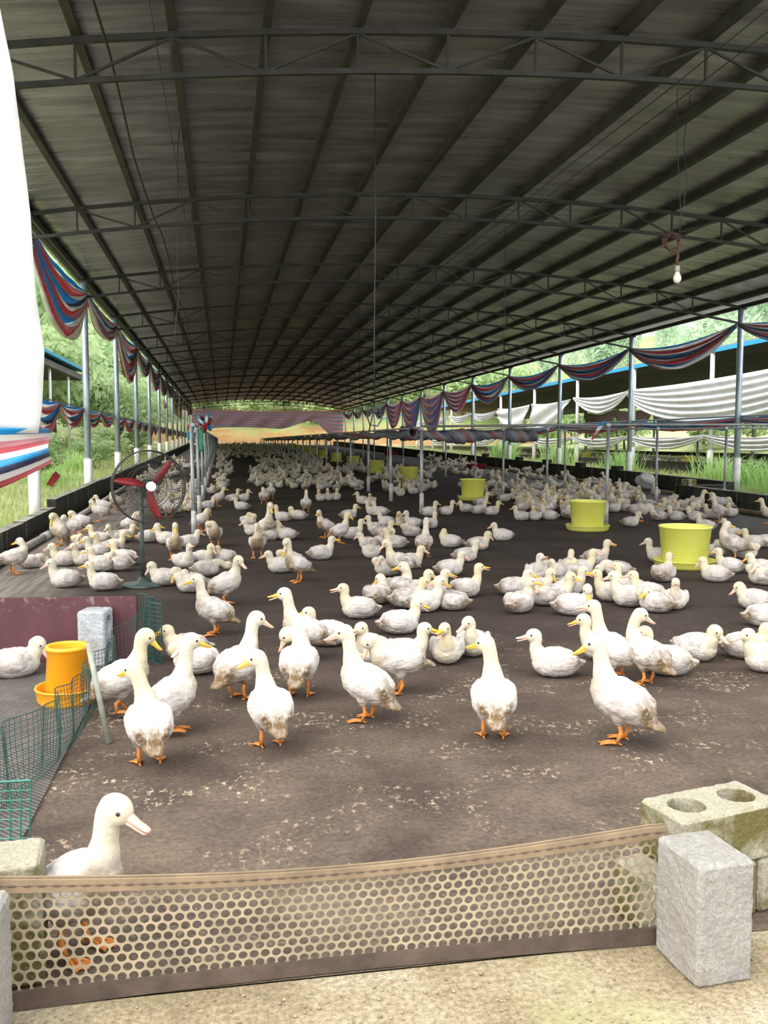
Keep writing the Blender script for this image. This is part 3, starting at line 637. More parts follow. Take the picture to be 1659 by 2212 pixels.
for i in range(84):
    a = 2 * PI * i / 84; c_, s_ = math.cos(a), math.sin(a)
    b.tube([(c_ * .07, s_ * .07, .10), (c_ * .2, s_ * .2, .092), (c_ * .3, s_ * .3, .075), (c_ * R0, s_ * R0, .05), (c_ * (R0 + .003), s_ * (R0 + .003), 0), (c_ * R0, s_ * R0, -.05), (c_ * .3, s_ * .3, -.08), (c_ * .09, s_ * .09, -.12)], .0016, 4, 0, False)
b.build('wire_cage', M['cage'], fh)
b = MB(); b.tube([(0, 0, .085), (0, 0, .118)], .047, 26); bevelled(b.build('badge', M['white'], fh), .006, 2)
b = MB(); b.tube([(0, 0, -.06), (0, 0, .06)], .04, 18); b.build('hub', M['cage'], fh, True)
def fan_blade(ang):
    b = MB(); n = 14
    for j in range(n + 1):
        t = j / n; r = .03 + .29 * t; w = .032 + .055 * math.sin(PI * min(1, t * .9 + .1)) ** .8; tw = math.radians(42 - 24 * t); cv = .05 * t * t
        for side, e in ((-1, 0), (0, .006), (1, 0)):
            b.v.append((r, side * w * .5 * math.cos(tw) + cv, side * w * .5 * math.sin(tw) + e))
    for j in range(n):
        for s_ in (0, 1): b.f.append((j * 3 + s_, j * 3 + s_ + 1, j * 3 + s_ + 4, j * 3 + s_ + 3)); b.mi.append(0)
    o = b.build('blade', M['red'], fh, True); o.rotation_euler = (0, 0, ang); o.modifiers.new('thickness', 'SOLIDIFY').thickness = .004
for a in (math.radians(160), math.radians(40), math.radians(278)): fan_blade(a)

# ------------------------------------------------------------------ wires and bulb
def cable(pts, label, r=.006, name='electric_cable', mat=None):
    b = MB(); b.tube(pts, r, 6); return tag(b.build(name, mat or M['black'], None, True), label, 'cable')
def sagged(p, q, sag, n=10): return [Vector(p).lerp(Vector(q), i / n) - Vector((0, 0, sag * 4 * (i / n) * (1 - i / n))) for i in range(n + 1)]
cable([(4.5, 6 + i * 2.8, 4.98 - .03 * (i % 2)) for i in range(28)], 'thin black wire strung under the trusses, side towards the middle', .005)
cable([(4.74, 6 + i * 2.8, 4.98 - .03 * (i % 2)) for i in range(28)], 'thin black wire strung under the trusses, side towards the bulb', .005)
cable([(-1.02 + .04 * math.sin(i), 6 + i * 1.5, zr(-1) - .12 - .05 * math.sin(i * 1.3) ** 2) for i in range(48)], 'slack black cable running along beside the second roof purlin', .013)
cable([(-.53, 6 + 2 * i, 4.93) for i in range(40)], 'taut thin wire above the pen posts behind the fan, outer of two', .004)
cable([(-.36, 6 + 2 * i, 4.95) for i in range(40)], 'taut thin wire above the pen posts behind the fan, inner of two', .004)
cable([onY(x, y, 12) for x, y in ((392, 170), (388, 260), (383, 340), (385, 430), (383, 560), (386, 640), (378, 720), (370, 790))], 'loose black cable dangling from the roof before the pen posts', .006)
h0 = onX(1463, 193, 4.5); h1 = onX(1491, 203, 4.74)
bulb = onY(1463, 596, h0.y)
cable([h0, h0 + Vector((.02, 0, -.6)), bulb + Vector((.02, 0, .62)), bulb + Vector((0, 0, .33))], 'drop wire from the roof wires to the bulb, straighter one', .004)
cable([h1, h1 + Vector((-.06, 0, -.5)), bulb + Vector((.08, 0, .95)), bulb + Vector((.01, 0, .34))], 'drop wire from the roof wires to the bulb, curving one', .004)
lamp = empty('hanging_bulb', bulb, 0, 'bare light bulb hanging under a tangle of rusty wire', 'light bulb')
b = MB(); b.lathe([(0, -.075), (.025, -.068), (.04, -.04), (.04, -.01), (.022, .03), (.016, .045), (0, .045)], 20); b.build('bulb', M['glass'], lamp, True)
b = MB(); b.tube([(0, 0, .04), (0, 0, .1)], .024, 14); b.build('socket', M['stone'], lamp, True)
b = MB(); rr = random.Random(3); pts = []
for i in range(60):
    a = i * .62; pts.append((-.07 + .10 * math.cos(a) * rr.uniform(.5, 1), .04 * math.sin(a * 1.7), .33 + .11 * math.sin(a) * rr.uniform(.5, 1)))
b.tube(pts, .0042, 5); b.tube([(-.02, 0, .25), (.01, .01, .2), (-.01, 0, .15), (0, 0, .1)], .016, 6); b.build('wire_tangle', M['rust'], lamp, True)
ck = yt(-1, 1.5)
cable([(1.5, ck, zr(1.5) - .37), (1.505, ck, 3.6), (1.49, ck, 2.4), (1.495, ck, 1.74)], 'straight black cable hanging from the nearest truss in mid shed', .006)
pl = empty('hanging_plug', (1.495, ck, 1.71), 0, 'black plug dangling on the cable in mid shed', 'plug')
b = MB(); b.box((0, 0, 0), (.05, .04, .07)); bevelled(b.build('plug_body', M['black'], pl), .01)
b = MB(); b.tube([(.01, 0, .02), (.06, 0, -.01), (.07, 0, -.09), (.03, 0, -.16), (-.05, 0, -.15), (-.08, 0, -.05), (-.05, 0, .0), (-.02, 0, -.05), (-.06, 0, -.22)], .007, 6); b.build('looped_cord', M['black'], pl, True)
for i, (px, py) in enumerate(((1092, 488), (928, 640))):
    p = onX(px, py, 4.5); cable([p, p - Vector((0, 0, 1.2)), p - Vector((.02, 0, 2.6))], ['thin drop wire hanging over the third yellow feeder', 'thin drop wire hanging far down the shed'][i], .004)

tp = onX(356, 874, -2.62); tb = empty('hanging_tube', tp, 0, 'tan tube hanging on a wire between the hillside posts', 'tube')
b = MB(); b.tube([(.03, -.25, -.14), (0, 0, 0), (-.03, .25, .14)], [.06, .07, .06], 12); b.build('tube_body', M['wood'], tb, True)
b = MB(); b.tube([(-.03, .25, .14), (-.05, .35, .6), (-.1, .4, 1.6)], .008, 5); b.tube([(.03, -.25, -.14), (.03, -.3, -.6), (-.02, -.3, -1.1)], .008, 5); b.build('hanging_wire', M['black'], tb)
# ------------------------------------------------------------------ water pipes along the walls
b = MB(); b.tube([(-2.48, 9.2, .055), (-2.48, 13.3, .055)], .05, 14); b.tube([(-2.48, 13.2, .055), (-2.48, 13.6, .055)], .062, 14); b.tube([(-2.48, 13.6, .055), (-2.48, 24, .22)], .045, 14)
tag(b.build('water_pipe', M['pipesleeve'], None, True), 'dirty grey water pipe lying along the mossy hillside wall', 'pipe')
b = MB(); b.tube([(9.55, 9, .05), (9.55, 18, .12)], .045, 12); tag(b.build('water_pipe', M['wood'], None, True), 'tan pipe lying at the foot of the jutting low wall', 'pipe')
b = MB(); b.tube([(10.6, 19, .15), (10.6, 46, .45)], .045, 12); tag(b.build('water_pipe', M['wood'], None, True), 'tan pipe lying along the far dark low wall', 'pipe')

# ------------------------------------------------------------------ maroon board, white block, green net, stick, slatted mat
def m_board():
    m, nt, bb = new_mat('maroon_board'); v = coords(nt)
    c = ramp(nt, noise(nt, coords(nt, 'Object', (1.5, 1, .6)), 4, 5), [(.3, (.055, .011, .016)), (.7, (.095, .022, .027))])
    s = N(nt, 'ShaderNodeSeparateXYZ'); nt.links.new(v, s.inputs[0])
    e = N(nt, 'ShaderNodeMapRange'); nt.links.new(s.outputs[2], e.inputs[0]); e.inputs[1].default_value = .30; e.inputs[2].default_value = .42
    ch = math_n(nt, 'MULTIPLY', e.outputs[0], ramp(nt, noise(nt, v, 22, 5, .7), [(.55, 0.0), (.66, .8)]))
    nt.links.new(mix(nt, ch, c, (.30, .22, .20)), bb.inputs['Base Color']); bb.inputs['Roughness'].default_value = .55; return m
b = MB(); b.box((0, 0, .205), (1.9, .022, .41)); o = bevelled(b.build('maroon_board', m_board(), None, False, (-1.50, 6.0, 0)), .003); o.rotation_euler = (math.radians(-3), 0, math.radians(-6)); tag(o, 'maroon painted board standing on edge in front of the fan', 'board')
def hollow_block(name, L, W, H, mat, label, loc, rz=0, holes=True, stand=False, seed=1, cat='block'):
    """concrete block with round cores through it: L x W top face, H tall"""
    bm = bmesh.new(); bmesh.ops.create_cube(bm, size=1); bmesh.ops.scale(bm, vec=(L, W, H), verts=bm.verts); 
    me = bpy.data.meshes.new(name); 
    bmesh.ops.bevel(bm, geom=list(bm.edges), offset=.008, segments=2, affect='EDGES'); bm.to_mesh(me); bm.free(); me.materials.append(mat)
    o = bpy.data.objects.new(name, me); COL.objects.link(o)
    if holes:
        hb = MB(); 
        for sx_ in (-1, 1): hb.tube([(sx_ * L * .25, 0, -H), (sx_ * L * .25, 0, H)], W * .29, 28)
        c = bpy.data.objects.new('core_cutter', hb.mesh('core_cutter', mat)); COL.objects.link(c)
        md = o.modifiers.new('cores', 'BOOLEAN'); md.operation = 'DIFFERENCE'; md.object = c; md.solver = 'EXACT'
        dg = bpy.context.evaluated_depsgraph_get(); me2 = bpy.data.meshes.new_from_object(o.evaluated_get(dg)); o.modifiers.clear(); o.data = me2; bpy.data.objects.remove(c)
    rm = o.modifiers.new('grain', 'REMESH'); rm.mode = 'VOXEL'; rm.voxel_size = .0045
    tx = bpy.data.textures.new(name + '_grain', 'CLOUDS'); tx.noise_scale = .022; tx.noise_depth = 3
    dm = o.modifiers.new('rough', 'DISPLACE'); dm.texture = tx; dm.strength = .006; dm.mid_level = .5; dm.texture_coords = 'LOCAL'
    o.rotation_euler = (PI / 2, PI / 2, rz) if stand else (0, 0, rz)
    o.location = Vector(loc) + Vector((0, 0, (L if stand else H) / 2))
    return tag(o, label, cat, None)
hollow_block('concrete_block', .35, .175, .17, M['blockwhite'], 'white concrete block standing against the maroon board', (-.80, 5.83, 0), math.radians(78), True, True)
def net_strip(name, base, hs, cell, w, mat, label, cat='net'):
    P = []; 
    for (a, ha), (c, hc) in zip(zip(base[:-1], hs[:-1]), zip(base[1:], hs[1:])):
        a, c = Vector((*a, 0)), Vector((*c, 0)); n = max(1, round((c - a).length / cell))
        P += [(a.lerp(c, i / n), ha + (hc - ha) * i / n) for i in range(n)]
    P.append((Vector((*base[-1], 0)), hs[-1])); b = MB(); rr = random.Random(5); Q = []
    for i, (p, h) in enumerate(P):
        off = Vector((.012 * math.sin(i * .5), .012 * math.cos(i * .37), 0)); top = p + off * 1.5 + Vector((.02 * math.sin(i * .21), 0, h))
        Q.append([p.lerp(top, j / 14.0) + off * math.sin(j / 14.0 * PI) for j in range(15)])
    for q in Q: b.tube(q[::2], w, 4, 0, False)
    for j in range(15): b.tube([q[j] for q in Q], w * (1.8 if j in (0, 14) else 1), 4, 0, False)
    return tag(b.build(name, mat), label, cat)
net_strip('plastic_net', [(-.47, 5.78), (-.62, 5.3), (-.675, 4.85), (-.69, 4.42), (-.735, 3.88), (-.84, 3.5), (-1.0, 3.1)], [.40, .30, .29, .29, .31, .33, .33], .020, .0013, M['netgreen'], 'fine green plastic net fencing off the corner with the orange feeder')
net_strip('plastic_net', [(-.55, 5.92), (-.46, 5.86), (-.40, 5.74)], [.42, .41, .38], .008, .0022, M['netgreen'], 'folded end of green net beside the maroon board')
net_strip('plastic_net', [(-.80, 2.72), (-.59, 2.74)], [.40, .405], .035, .0022, M['netbright'], 'scrap of coarse bright green net above the pale block at the gate')
sb, st_ = at(235, 1606), onY(190, 1390, 4.36)
b = MB(); b.tube([sb, st_], [.0135, .0125], 12); tag(b.build('stick', M['stick'], None, True), 'grey stake leaning beside the orange feeder', 'stick')
def m_slat():
    m, nt, bb = new_mat('slatted_mat'); v = coords(nt, 'Object', (1, 1, 1))
    w = N(nt, 'ShaderNodeTexWave', bands_direction='DIAGONAL'); w.inputs['Scale'].default_value = 22; w.inputs['Distortion'].default_value = 1.2; w.inputs['Detail'].default_value = 1; nt.links.new(v, w.inputs['Vector'])
    c = ramp(nt, w.outputs[0], [(.25, (.035, .03, .027)), (.6, (.105, .09, .078))])
    c = mix(nt, ramp(nt, noise(nt, v, 5, 5, .7), [(.5, 0.0), (.7, .4)]), c, (.20, .16, .125))
    nt.links.new(c, bb.inputs['Base Color']); bb.inputs['Roughness'].default_value = .8; bump(nt, bb, w.outputs[0], .6, .006); return m
b = MB(); b.box((0, 0, .006), (1.5, 2.5, .012)); tag(b.build('slatted_mat', m_slat(), None, False, (-1.46, 4.45, 0)), 'ribbed wire mat under the orange feeder', 'mat')

# ------------------------------------------------------------------ the low gate across the front and the blocks at its ends
def gx(s): return -.60 + 1.80 * s                                  # along the gate, s 0..1
def gp(s, h, off=0): 
    x = gx(s); y = 2.255 + .022 * math.sin(PI * min(1, max(0, (x + .53) / 1.66))); top = .333 - .055 * math.sin(PI * min(1, max(0, (x + .55) / 1.7))) ** 1.0
    return Vector((x, y + off + .012 * h, .004 + h * (top - .004)))
gate = empty('low_gate', (.3, 2.25, 0), 0, 'low gate of dusty plastic honeycomb mesh between wooden battens', 'gate')
ginv = Matrix.Translation((-.3, -2.25, 0))
def batten(name, h0, h1, th, mat, off, parts=1):
    b = MB(); n = 40
    for i in range(n):
        a, c = i / n, (i + 1) / n
        q = [gp(a, h0, off), gp(a, h1, off), gp(c, h1, off), gp(c, h0, off)]; d = Vector((0, th, 0))
        b.add([tuple(p) for p in q] + [tuple(p + d) for p in q], [(3, 2, 1, 0), (4, 5, 6, 7), (1, 2, 6, 5), (0, 4, 7, 3)] + ([(0, 1, 5, 4)] if i == 0 else []) + ([(3, 7, 6, 2)] if i == n - 1 else []))
    o = b.build(name, mat, gate); o.data.transform(ginv); return o
batten('top_batten', .90, 1.0, .008, M['wood'], -.012); batten('top_batten', .90, 1.0, .008, M['wood'], .004)
b = MB(); st_n = 52 * 6
b.tube([gp((i + .5) / st_n, .955, -.0125) for i in range(st_n)], [.0028 if i % 6 < 3 else .0006 for i in range(st_n)], 5)
o = b.build('stitching', M['wooddark'], gate); o.data.transform(ginv)
batten('bottom_batten', .0, .135, .010, M['wooddark'], -.013)
b = MB(); pitch = .0295; rows = 10; r0 = .0124; L = 1.84; n = 12; cols = int(L / pitch)
for j in range(rows):
    for i in range(cols):
        cs = (i + .5 + .5 * (j % 2)) * pitch / L; ch = .11 + (j + .5) * (.80 / rows)
        if cs > .985: continue
        hexr = pitch / math.sqrt(3); base = len(b.v)
        for k in range(n):
            a = PI / 6 + 2 * PI * k / n
            aa = (a - PI / 6) % (PI / 3) - PI / 6; rh = pitch / 2 / math.cos(((a) % (PI / 3)) - PI / 6 if False else ((a + PI / 6) % (PI / 3)) - PI / 6)
            rh = min(rh, hexr) * 1.01
            hs = .80 / rows / (pitch * .866)
            for rad in (rh, r0 * (1 + .08 * mnoise.noise(Vector((i, j, 1))))):
                b.v.append(tuple(gp(cs + rad * math.cos(a) / L, ch + rad * math.sin(a) * hs, 0)))
        for k in range(n):
            k2 = (k + 1) % n; b.f.append((base + 2 * k, base + 2 * k2, base + 2 * k2 + 1, base + 2 * k + 1)); b.mi.append(0)
o = b.build('honeycomb_mesh', M['meshplastic'], gate); o.data.transform(ginv); o.modifiers.new('thickness', 'SOLIDIFY').thickness = .0035
hollow_block('concrete_block', .325, .165, .20, M['block'], 'rough grey concrete block standing on end in front of the gate', (1.248, 2.135, 0), math.radians(5), False, True)
ca, sa = math.cos(math.radians(13)), math.sin(math.radians(13))
hollow_block('concrete_block', .38, .19, .165, M['blockmoss'], 'mossy concrete block with two round holes on top of the low wall by the gate', (1.425, 2.41, .167), math.radians(13))
hollow_block('concrete_block', .38, .19, .165, M['blockmoss'], 'mossy concrete block under the one with two holes', (1.335, 2.39, 0), math.radians(13), False)
hollow_block('concrete_block', .38, .19, .165, M['blockmoss'], 'mossy concrete block at the edge of the lower course by the gate', (1.335 + .388 * ca, 2.39 + .388 * sa, 0), math.radians(13), False)
hollow_block('concrete_block', .33, .17, .20, M['blockmoss'], 'pale mossy concrete block behind the gate next to the ducks', (-.58, 2.415, 0), math.radians(96), False, True)
hollow_block('concrete_block', .33, .19, .19, M['block'], 'grey block edge holding the near end of the gate', (-.612, 2.125, 0), math.radians(90), False, True)

# ------------------------------------------------------------------ stone on the wall, neighbouring sheds
bm = bmesh.new(); bmesh.ops.create_icosphere(bm, subdivisions=3, radius=1)
for v in bm.verts: v.co *= .8 + .35 * mnoise.noise(v.co * 1.2); v.co.x *= .34; v.co.y *= .3; v.co.z *= .24
me = bpy.data.meshes.new('stone'); bm.to_mesh(me); bm.free(); me.materials.append(M['stone'])
o = bpy.data.objects.new('stone', me); COL.objects.link(o); p = onX(1398, 1032, 10.4); o.location = (p.x, p.y, .42); tag(o, 'grey boulder lying on the low wall by the tall grass', 'stone')

NX = 16.0
nb = empty('neighbour_shed', (22, 50, 0), 0, 'long open shed with a blue roof beyond the grass strip', 'shed')
def ne(Y): return 4.30 - .012 * (Y - 24)
b = MB(); xs = [15.97, 17, 19, 22.5, 26, 28, 29.5]; ys = [12 + 6 * i for i in range(14)]
zz = lambda x, y: ne(y) + 1.0 * (1 - ((x - 22.5) / 7) ** 2)
for j, y in enumerate(ys):
    for x in xs: b.v.append((x, y, zz(x, y)))
for j in range(len(ys) - 1):
    for i in range(len(xs) - 1): b.f.append((j * 7 + i, j * 7 + i + 1, (j + 1) * 7 + i + 1, (j + 1) * 7 + i)); b.mi.append(0)
o = b.build('roof', [M['darkroof'], M['bluefascia'], M['bluefascia']]); sd = o.modifiers.new('thickness', 'SOLIDIFY'); sd.thickness = .06; sd.offset = 1; sd.material_offset_rim = 2; sd.use_rim = True
o.parent = nb; o.matrix_parent_inverse = Matrix.Translation((-22, -50, 0)); o['label'] = 'curved blue sheet roof, dark underneath'
b = MB(); b.beam((15.95, 12, ne(12) + .12), (15.95, 90, ne(90) + .12), .05, .14)
o = b.build('eaves_strip', M['bluefascia'], nb); o.matrix_parent_inverse = Matrix.Translation((-22, -50, 0))
for k in range(-1, 10):
    for X, mt in ((NX, M['pvc']), (28.5, M['galv'])):
        y = 27.76 + 5.77 * k; b = MB(); b.tube([(X, y, zf(y) - .05), (X, y, zf(y) + .9)], .1, 12); b.tube([(X, y, zf(y) + .9), (X, y, ne(y) + .1)], .075, 12)
        o = b.build('post', mt, nb, True); o.matrix_parent_inverse = Matrix.Translation((-22, -50, 0))
b = MB(); b.box((22.3, 50, .30), (12.0, 74, .08)); o = b.build('floor_slab', M['darkroof'], nb); o.matrix_parent_inverse = Matrix.Translation((-22, -50, 0))
b = MB(); b.box((16.25, 50, .42), (.15, 74, .5)); b.box((28.8, 50, .42), (.15, 74, .6)); o = b.build('low_wall', M['kerb'], nb); o.matrix_parent_inverse = Matrix.Translation((-22, -50, 0))
NW = 'bleached tarpaulins on the neighbouring shed'
Yp = lambda k: 27.76 + 5.77 * k
swag((15.78, 33.6, 3.45), (15.78, 20.5, 3.72), 1.45, M['tarpwhite'], 'big bleached tarpaulin sagging along the front of the blue-roofed shed', NW, .15, .06, 6, .2, 3, power=.7)
for k, (zt, dr) in enumerate([(3.4, .75), (3.35, .0), (3.3, .0), (3.2, .45), (3.2, .5), (3.15, .45), (3.15, .5), (3.1, .4)]):
    if dr: swag((15.78, Yp(k + 1), zt), (15.78, Yp(k + 2), zt), dr, M['tarpwhite'], f"bleached tarpaulin swag on the blue-roofed shed, {nth(k + 1)} bay", NW, .12, .05, 4, .12, k)
def tri(a, b_, z, d0, d1):
    return lambda u, v: Vector((15.76 + .06 * math.sin(9 * v + 7 * u), a + (b_ - a) * u * (1 - .25 * v), z - v * (d0 + (d1 - d0) * u) - .1 * math.sin(PI * u)))
cloth('tarpaulin', tri(Yp(3) - .1, Yp(2) + .3, 3.33, 1.5, .9), 16, 16, M['tarpwhite'], 'torn white tarpaulin panel hanging straight down on the blue-roofed shed', 'tarpaulin', NW)
cloth('tarpaulin', tri(Yp(4), Yp(3) + .2, 3.3, .5, 1.7), 16, 16, M['tarpwhite'], 'white triangular tarpaulin flap hanging on the blue-roofed shed', 'tarpaulin', NW)
for k in range(-1, 7):
    swag((15.75, Yp(k + 1), 1.62), (15.75, Yp(k), 1.62), .42, M['tarpwhite'], f"low white tarpaulin swag near the grass on the blue-roofed shed, {nth(k + 1)} bay", 'low swags on the neighbouring shed', .1, .05, 3, .25, k + 40)
for k in range(-1, 7):
    swag((28.3, Yp(k), 3.7), (28.3, Yp(k + 1), 3.7), 1.5, M['tarpend'], f"striped tarpaulin on the far side of the blue-roofed shed, {nth(k + 1)} bay", 'striped tarpaulins across the neighbouring shed', .2, .05, 4, .3, k + 60)
for i, (x, y) in enumerate(((18.4, 33.5), (18.3, 24.8), (18.4, 44))):
    f = feeder(800, 1200, .235, .275, .47, .335, M['yellow'], 'poultry_feeder', ['dull yellow feeder inside the blue-roofed shed behind the grass', 'yellow feeder inside the blue-roofed shed at the edge of view', 'yellow feeder deep inside the blue-roofed shed'][i], 'feeders in the neighbouring shed'); f.location = (x, y, .34)
# small blue roof on the hillside
hs = empty('hillside_shed', (-8.5, 40, 3), 0, 'small open shed with a blue sheet roof among hillside trees', 'shed'); hinv = Matrix.Translation((8.5, -40, -3))
b = MB(); b.add([(-6.5, 33, 4.76), (-6.5, 47, 4.76), (-12, 47, 5.6), (-12, 33, 5.6)], [(0, 1, 2, 3)])
o = b.build('roof', [M['darkroof'], M['bluefascia'], M['bluefascia']], hs); sd = o.modifiers.new('thickness', 'SOLIDIFY'); sd.thickness = .12; sd.offset = 1; sd.material_offset = 1; sd.material_offset_rim = 1; o.data.transform(hinv); o['label'] = 'blue roof sheet'
b = MB(); b.box((-9, 40, 4.5), (4.6, 13.6, .25)); o = b.build('roof_frame', M['darkroof'], hs); o.data.transform(hinv)
for y in (34.5, 39, 43.5):
    b = MB(); b.tube([(-6.9, y, gz(-6.9, y) - .1), (-6.9, y, 4.7)], .06, 8); o = b.build('post', M['white'], hs, True); o.data.transform(hinv)
# ------------------------------------------------------------------ ducks
TMP = bpy.data.scenes.new('remesh_bench')
def frame(yaw, pitch):
    """head frame: x along the bill, z up"""
    return Matrix.Rotation(math.radians(yaw), 3, 'Z') @ Matrix.Rotation(-math.radians(pitch), 3, 'Y')
def pose_spec(kind, hy=0, hp=-8, nk=1.0, tilt=0, mode='', lean=0, step=0):
    """kind S standing / R resting; hy head turn (+ to the duck's own left), hp head pitch, nk neck length, mode: '', tuck, preen, low, flat"""
    s = {'kind': kind, 'mode': mode, 'step': step}
    if kind == 'S':
        body = [(-.205, .100, .010, .006), (-.165, .118, .040, .022), (-.125, .140, .066, .052), (-.075, .165, .086, .078), (-.015, .190, .097, .093), (.035, .215, .090, .090), (.062, .245, .066, .070), (.072, .268, .045, .05)]
        t = math.radians(tilt); hx, hz = -.02, .16
        rot = lambda x, z: (hx + (x - hx) * math.cos(t) - (z - hz) * math.sin(t), hz + (x - hx) * math.sin(t) + (z - hz) * math.cos(t))
        s['body'] = [(*rot(x, z), w, h) for x, z, w, h in body]
        bx, bz = rot(.060, .262); B = Vector((bx, 0, bz)); L = .125 * nk; fwd = .035
    else:
        s['body'] = [(-.180, .080, .018, .010), (-.150, .076, .050, .032), (-.108, .078, .082, .064), (-.055, .084, .101, .084), (.0, .088, .106, .091), (.052, .092, .094, .086), (.085, .102, .066, .066), (.10, .114, .042, .048)]
        B = Vector((.085, 0, .130)); L = .080 * nk; fwd = .022
    a = math.radians(hy); H = B + Vector((fwd * math.cos(a) + .008, fwd * math.sin(a), L + .012)); mid = B + Vector((.016 if kind == 'S' else .022, .2 * fwd * math.sin(a), L * .48))
    sg = 1 if hy >= 0 else -1
    if mode == 'tuck': H = B + Vector((-.035, sg * .045, .048)); mid = B + Vector((.035, sg * .012, .035)); hp = -18
    if mode == 'preen': H = B + Vector((.02, sg * .075, .055)); mid = B + Vector((.02, sg * .018, .062)); hp = -55
    if mode == 'chest': H = B + Vector((.05, sg * .015, .062)); mid = B + Vector((.018, 0, .055)); hp = -62
    if mode == 'low': H = B + Vector((.095, .03 * sg, -.035 if kind == 'R' else -.09)); mid = B + Vector((.055, .01 * sg, .012)); hp = -20
    if mode == 'flat': H = B + Vector((.135, .0, -.02)); mid = B + Vector((.06, 0, .01)); hp = -6
    if lean: H.y += lean; mid.y += lean * .5
    s.update(B=B, mid=mid, H=H, hy=hy, hp=hp); return s
def pieces(s):
    b = MB(); bd = s['body']
    b.loft([(x, 0, z) for x, z, w, h in bd], [(w, h) for x, z, w, h in bd], 0, 18)
    R = s['kind'] == 'R'
    tx, tz = bd[0][0], bd[0][1]                                         # tail fan
    b.loft([(tx + .07, 0, tz + .022), (tx + .02, 0, tz + .012), (tx - .012, 0, tz + (.012 if R else -.002))], [(.05, .024), (.042, .015), (.024, .007)], 0, 12)
    for sg in (-1, 1):                                                  # folded wings
        i0, i1, i2, i3 = bd[5], bd[4], bd[3], bd[1]
        b.loft([(i0[0] + .012, sg * i0[2] * .72, i0[1] + .025), (i1[0] + .01, sg * (i1[2] * .90), i1[1] + .022), (i2[0], sg * (i2[2] * .93), i2[1] + .024), (bd[2][0] - .01, sg * bd[2][2] * .88, bd[2][1] + .03), (i3[0] + .0, sg * i3[2] * .75, i3[1] + .026)],
               [(.014, .03), (.020, .052), (.021, .054), (.015, .036), (.004, .010)], 0, 12)
        if not R: b.loft([(-.03, sg * .05, .165), (-.028, sg * .05, .115), (-.03, sg * .047, .085)], [(.035, .045), (.026, .030), (.010, .011)], 0, 10)
    B, m, H = s['B'], s['mid'], s['H']; p0 = B + Vector((-.035, 0, -.055))
    hf = frame(s['hy'], s['hp']); back = H + hf @ Vector((-.012, 0, -.012))
    pts, rad = [], []
    ctl = [p0, B, m, back, H]; rr = [.068, .053, .0365, .0345, .034]
    for i in range(len(ctl) - 1):                                       # Catmull-Rom
        a0, a1, a2, a3 = ctl[max(i - 1, 0)], ctl[i], ctl[i + 1], ctl[min(i + 2, len(ctl) - 1)]
        for k in range(5 if i < len(ctl) - 2 else 3):
            t = k / (5 if i < len(ctl) - 2 else 3)
            pts.append(.5 * (2 * a1 + (a2 - a0) * t + (2 * a0 - 5 * a1 + 4 * a2 - a3) * t * t + (3 * a1 - a0 - 3 * a2 + a3) * t ** 3)); rad.append(rr[i] + (rr[i + 1] - rr[i]) * t)
    for p, r in zip(pts, rad): b.ellipsoid(p, (r, r, r), None, 12, 8)
    b.ellipsoid(H + hf @ Vector((.004, 0, .004)), (.049, .0365, .043), hf, 14, 10)
    b.ellipsoid(H + hf @ Vector((.026, 0, -.004)), (.026, .0235, .025), hf, 12, 8)
    for sg in (-1, 1): b.ellipsoid(H + hf @ Vector((.010, sg * .013, -.010)), (.026, .021, .022), hf, 10, 8)
    if R: b.v = [(x, y, max(z, .004)) for x, y, z in b.v]
    return b
def bill_mesh(name, s, mats, opn=0):
    """mats: upper, lower/mouth"""
    hf = frame(s['hy'], s['hp']); H = s['H']; b = MB()
    U = [(.036, .0165, .0170, .001), (.055, .0150, .0125, -.003), (.074, .0148, .0085, -.0078), (.092, .0160, .0060, -.011), (.105, .0142, .0040, -.0128), (.111, .007, .0022, -.0135)]
    Lw = [(.036, .014, .007, -.013), (.058, .013, .005, -.0145), (.080, .013, .004, -.0168), (.098, .013, .003, -.0178), (.106, .007, .0018, -.0178)]
    def part(P, ang, mi):
        r = Matrix.Rotation(math.radians(ang), 3, 'Y'); pv = Vector((.04, 0, -.010))
        c = [H + hf @ (pv + r @ (Vector((x, 0, z)) - pv)) for x, w, h, z in P]
        b.loft(c, [(w, h) for x, w, h, z in P], mi, 12, hf @ Vector((0, 1, 0)))
    part(U, -opn * .3, 0); part(Lw, opn * .8 + .5, 1)
    if opn: b.ellipsoid(H + hf @ Vector((.056, 0, -.0115 - .0004 * opn)), (.022, .008, .0028), hf @ Matrix.Rotation(math.radians(opn * .3), 3, 'Y'), 8, 6, 2)
    return b.mesh(name, mats, True)
def eye_mesh(name, s, sg):
    hf = frame(s['hy'], s['hp']); b = MB(); b.ellipsoid(s['H'] + hf @ Vector((.022, sg * .0335, .012)), (.0058, .0036, .0058), hf, 10, 7); return b.mesh(name, M['eye'], True)
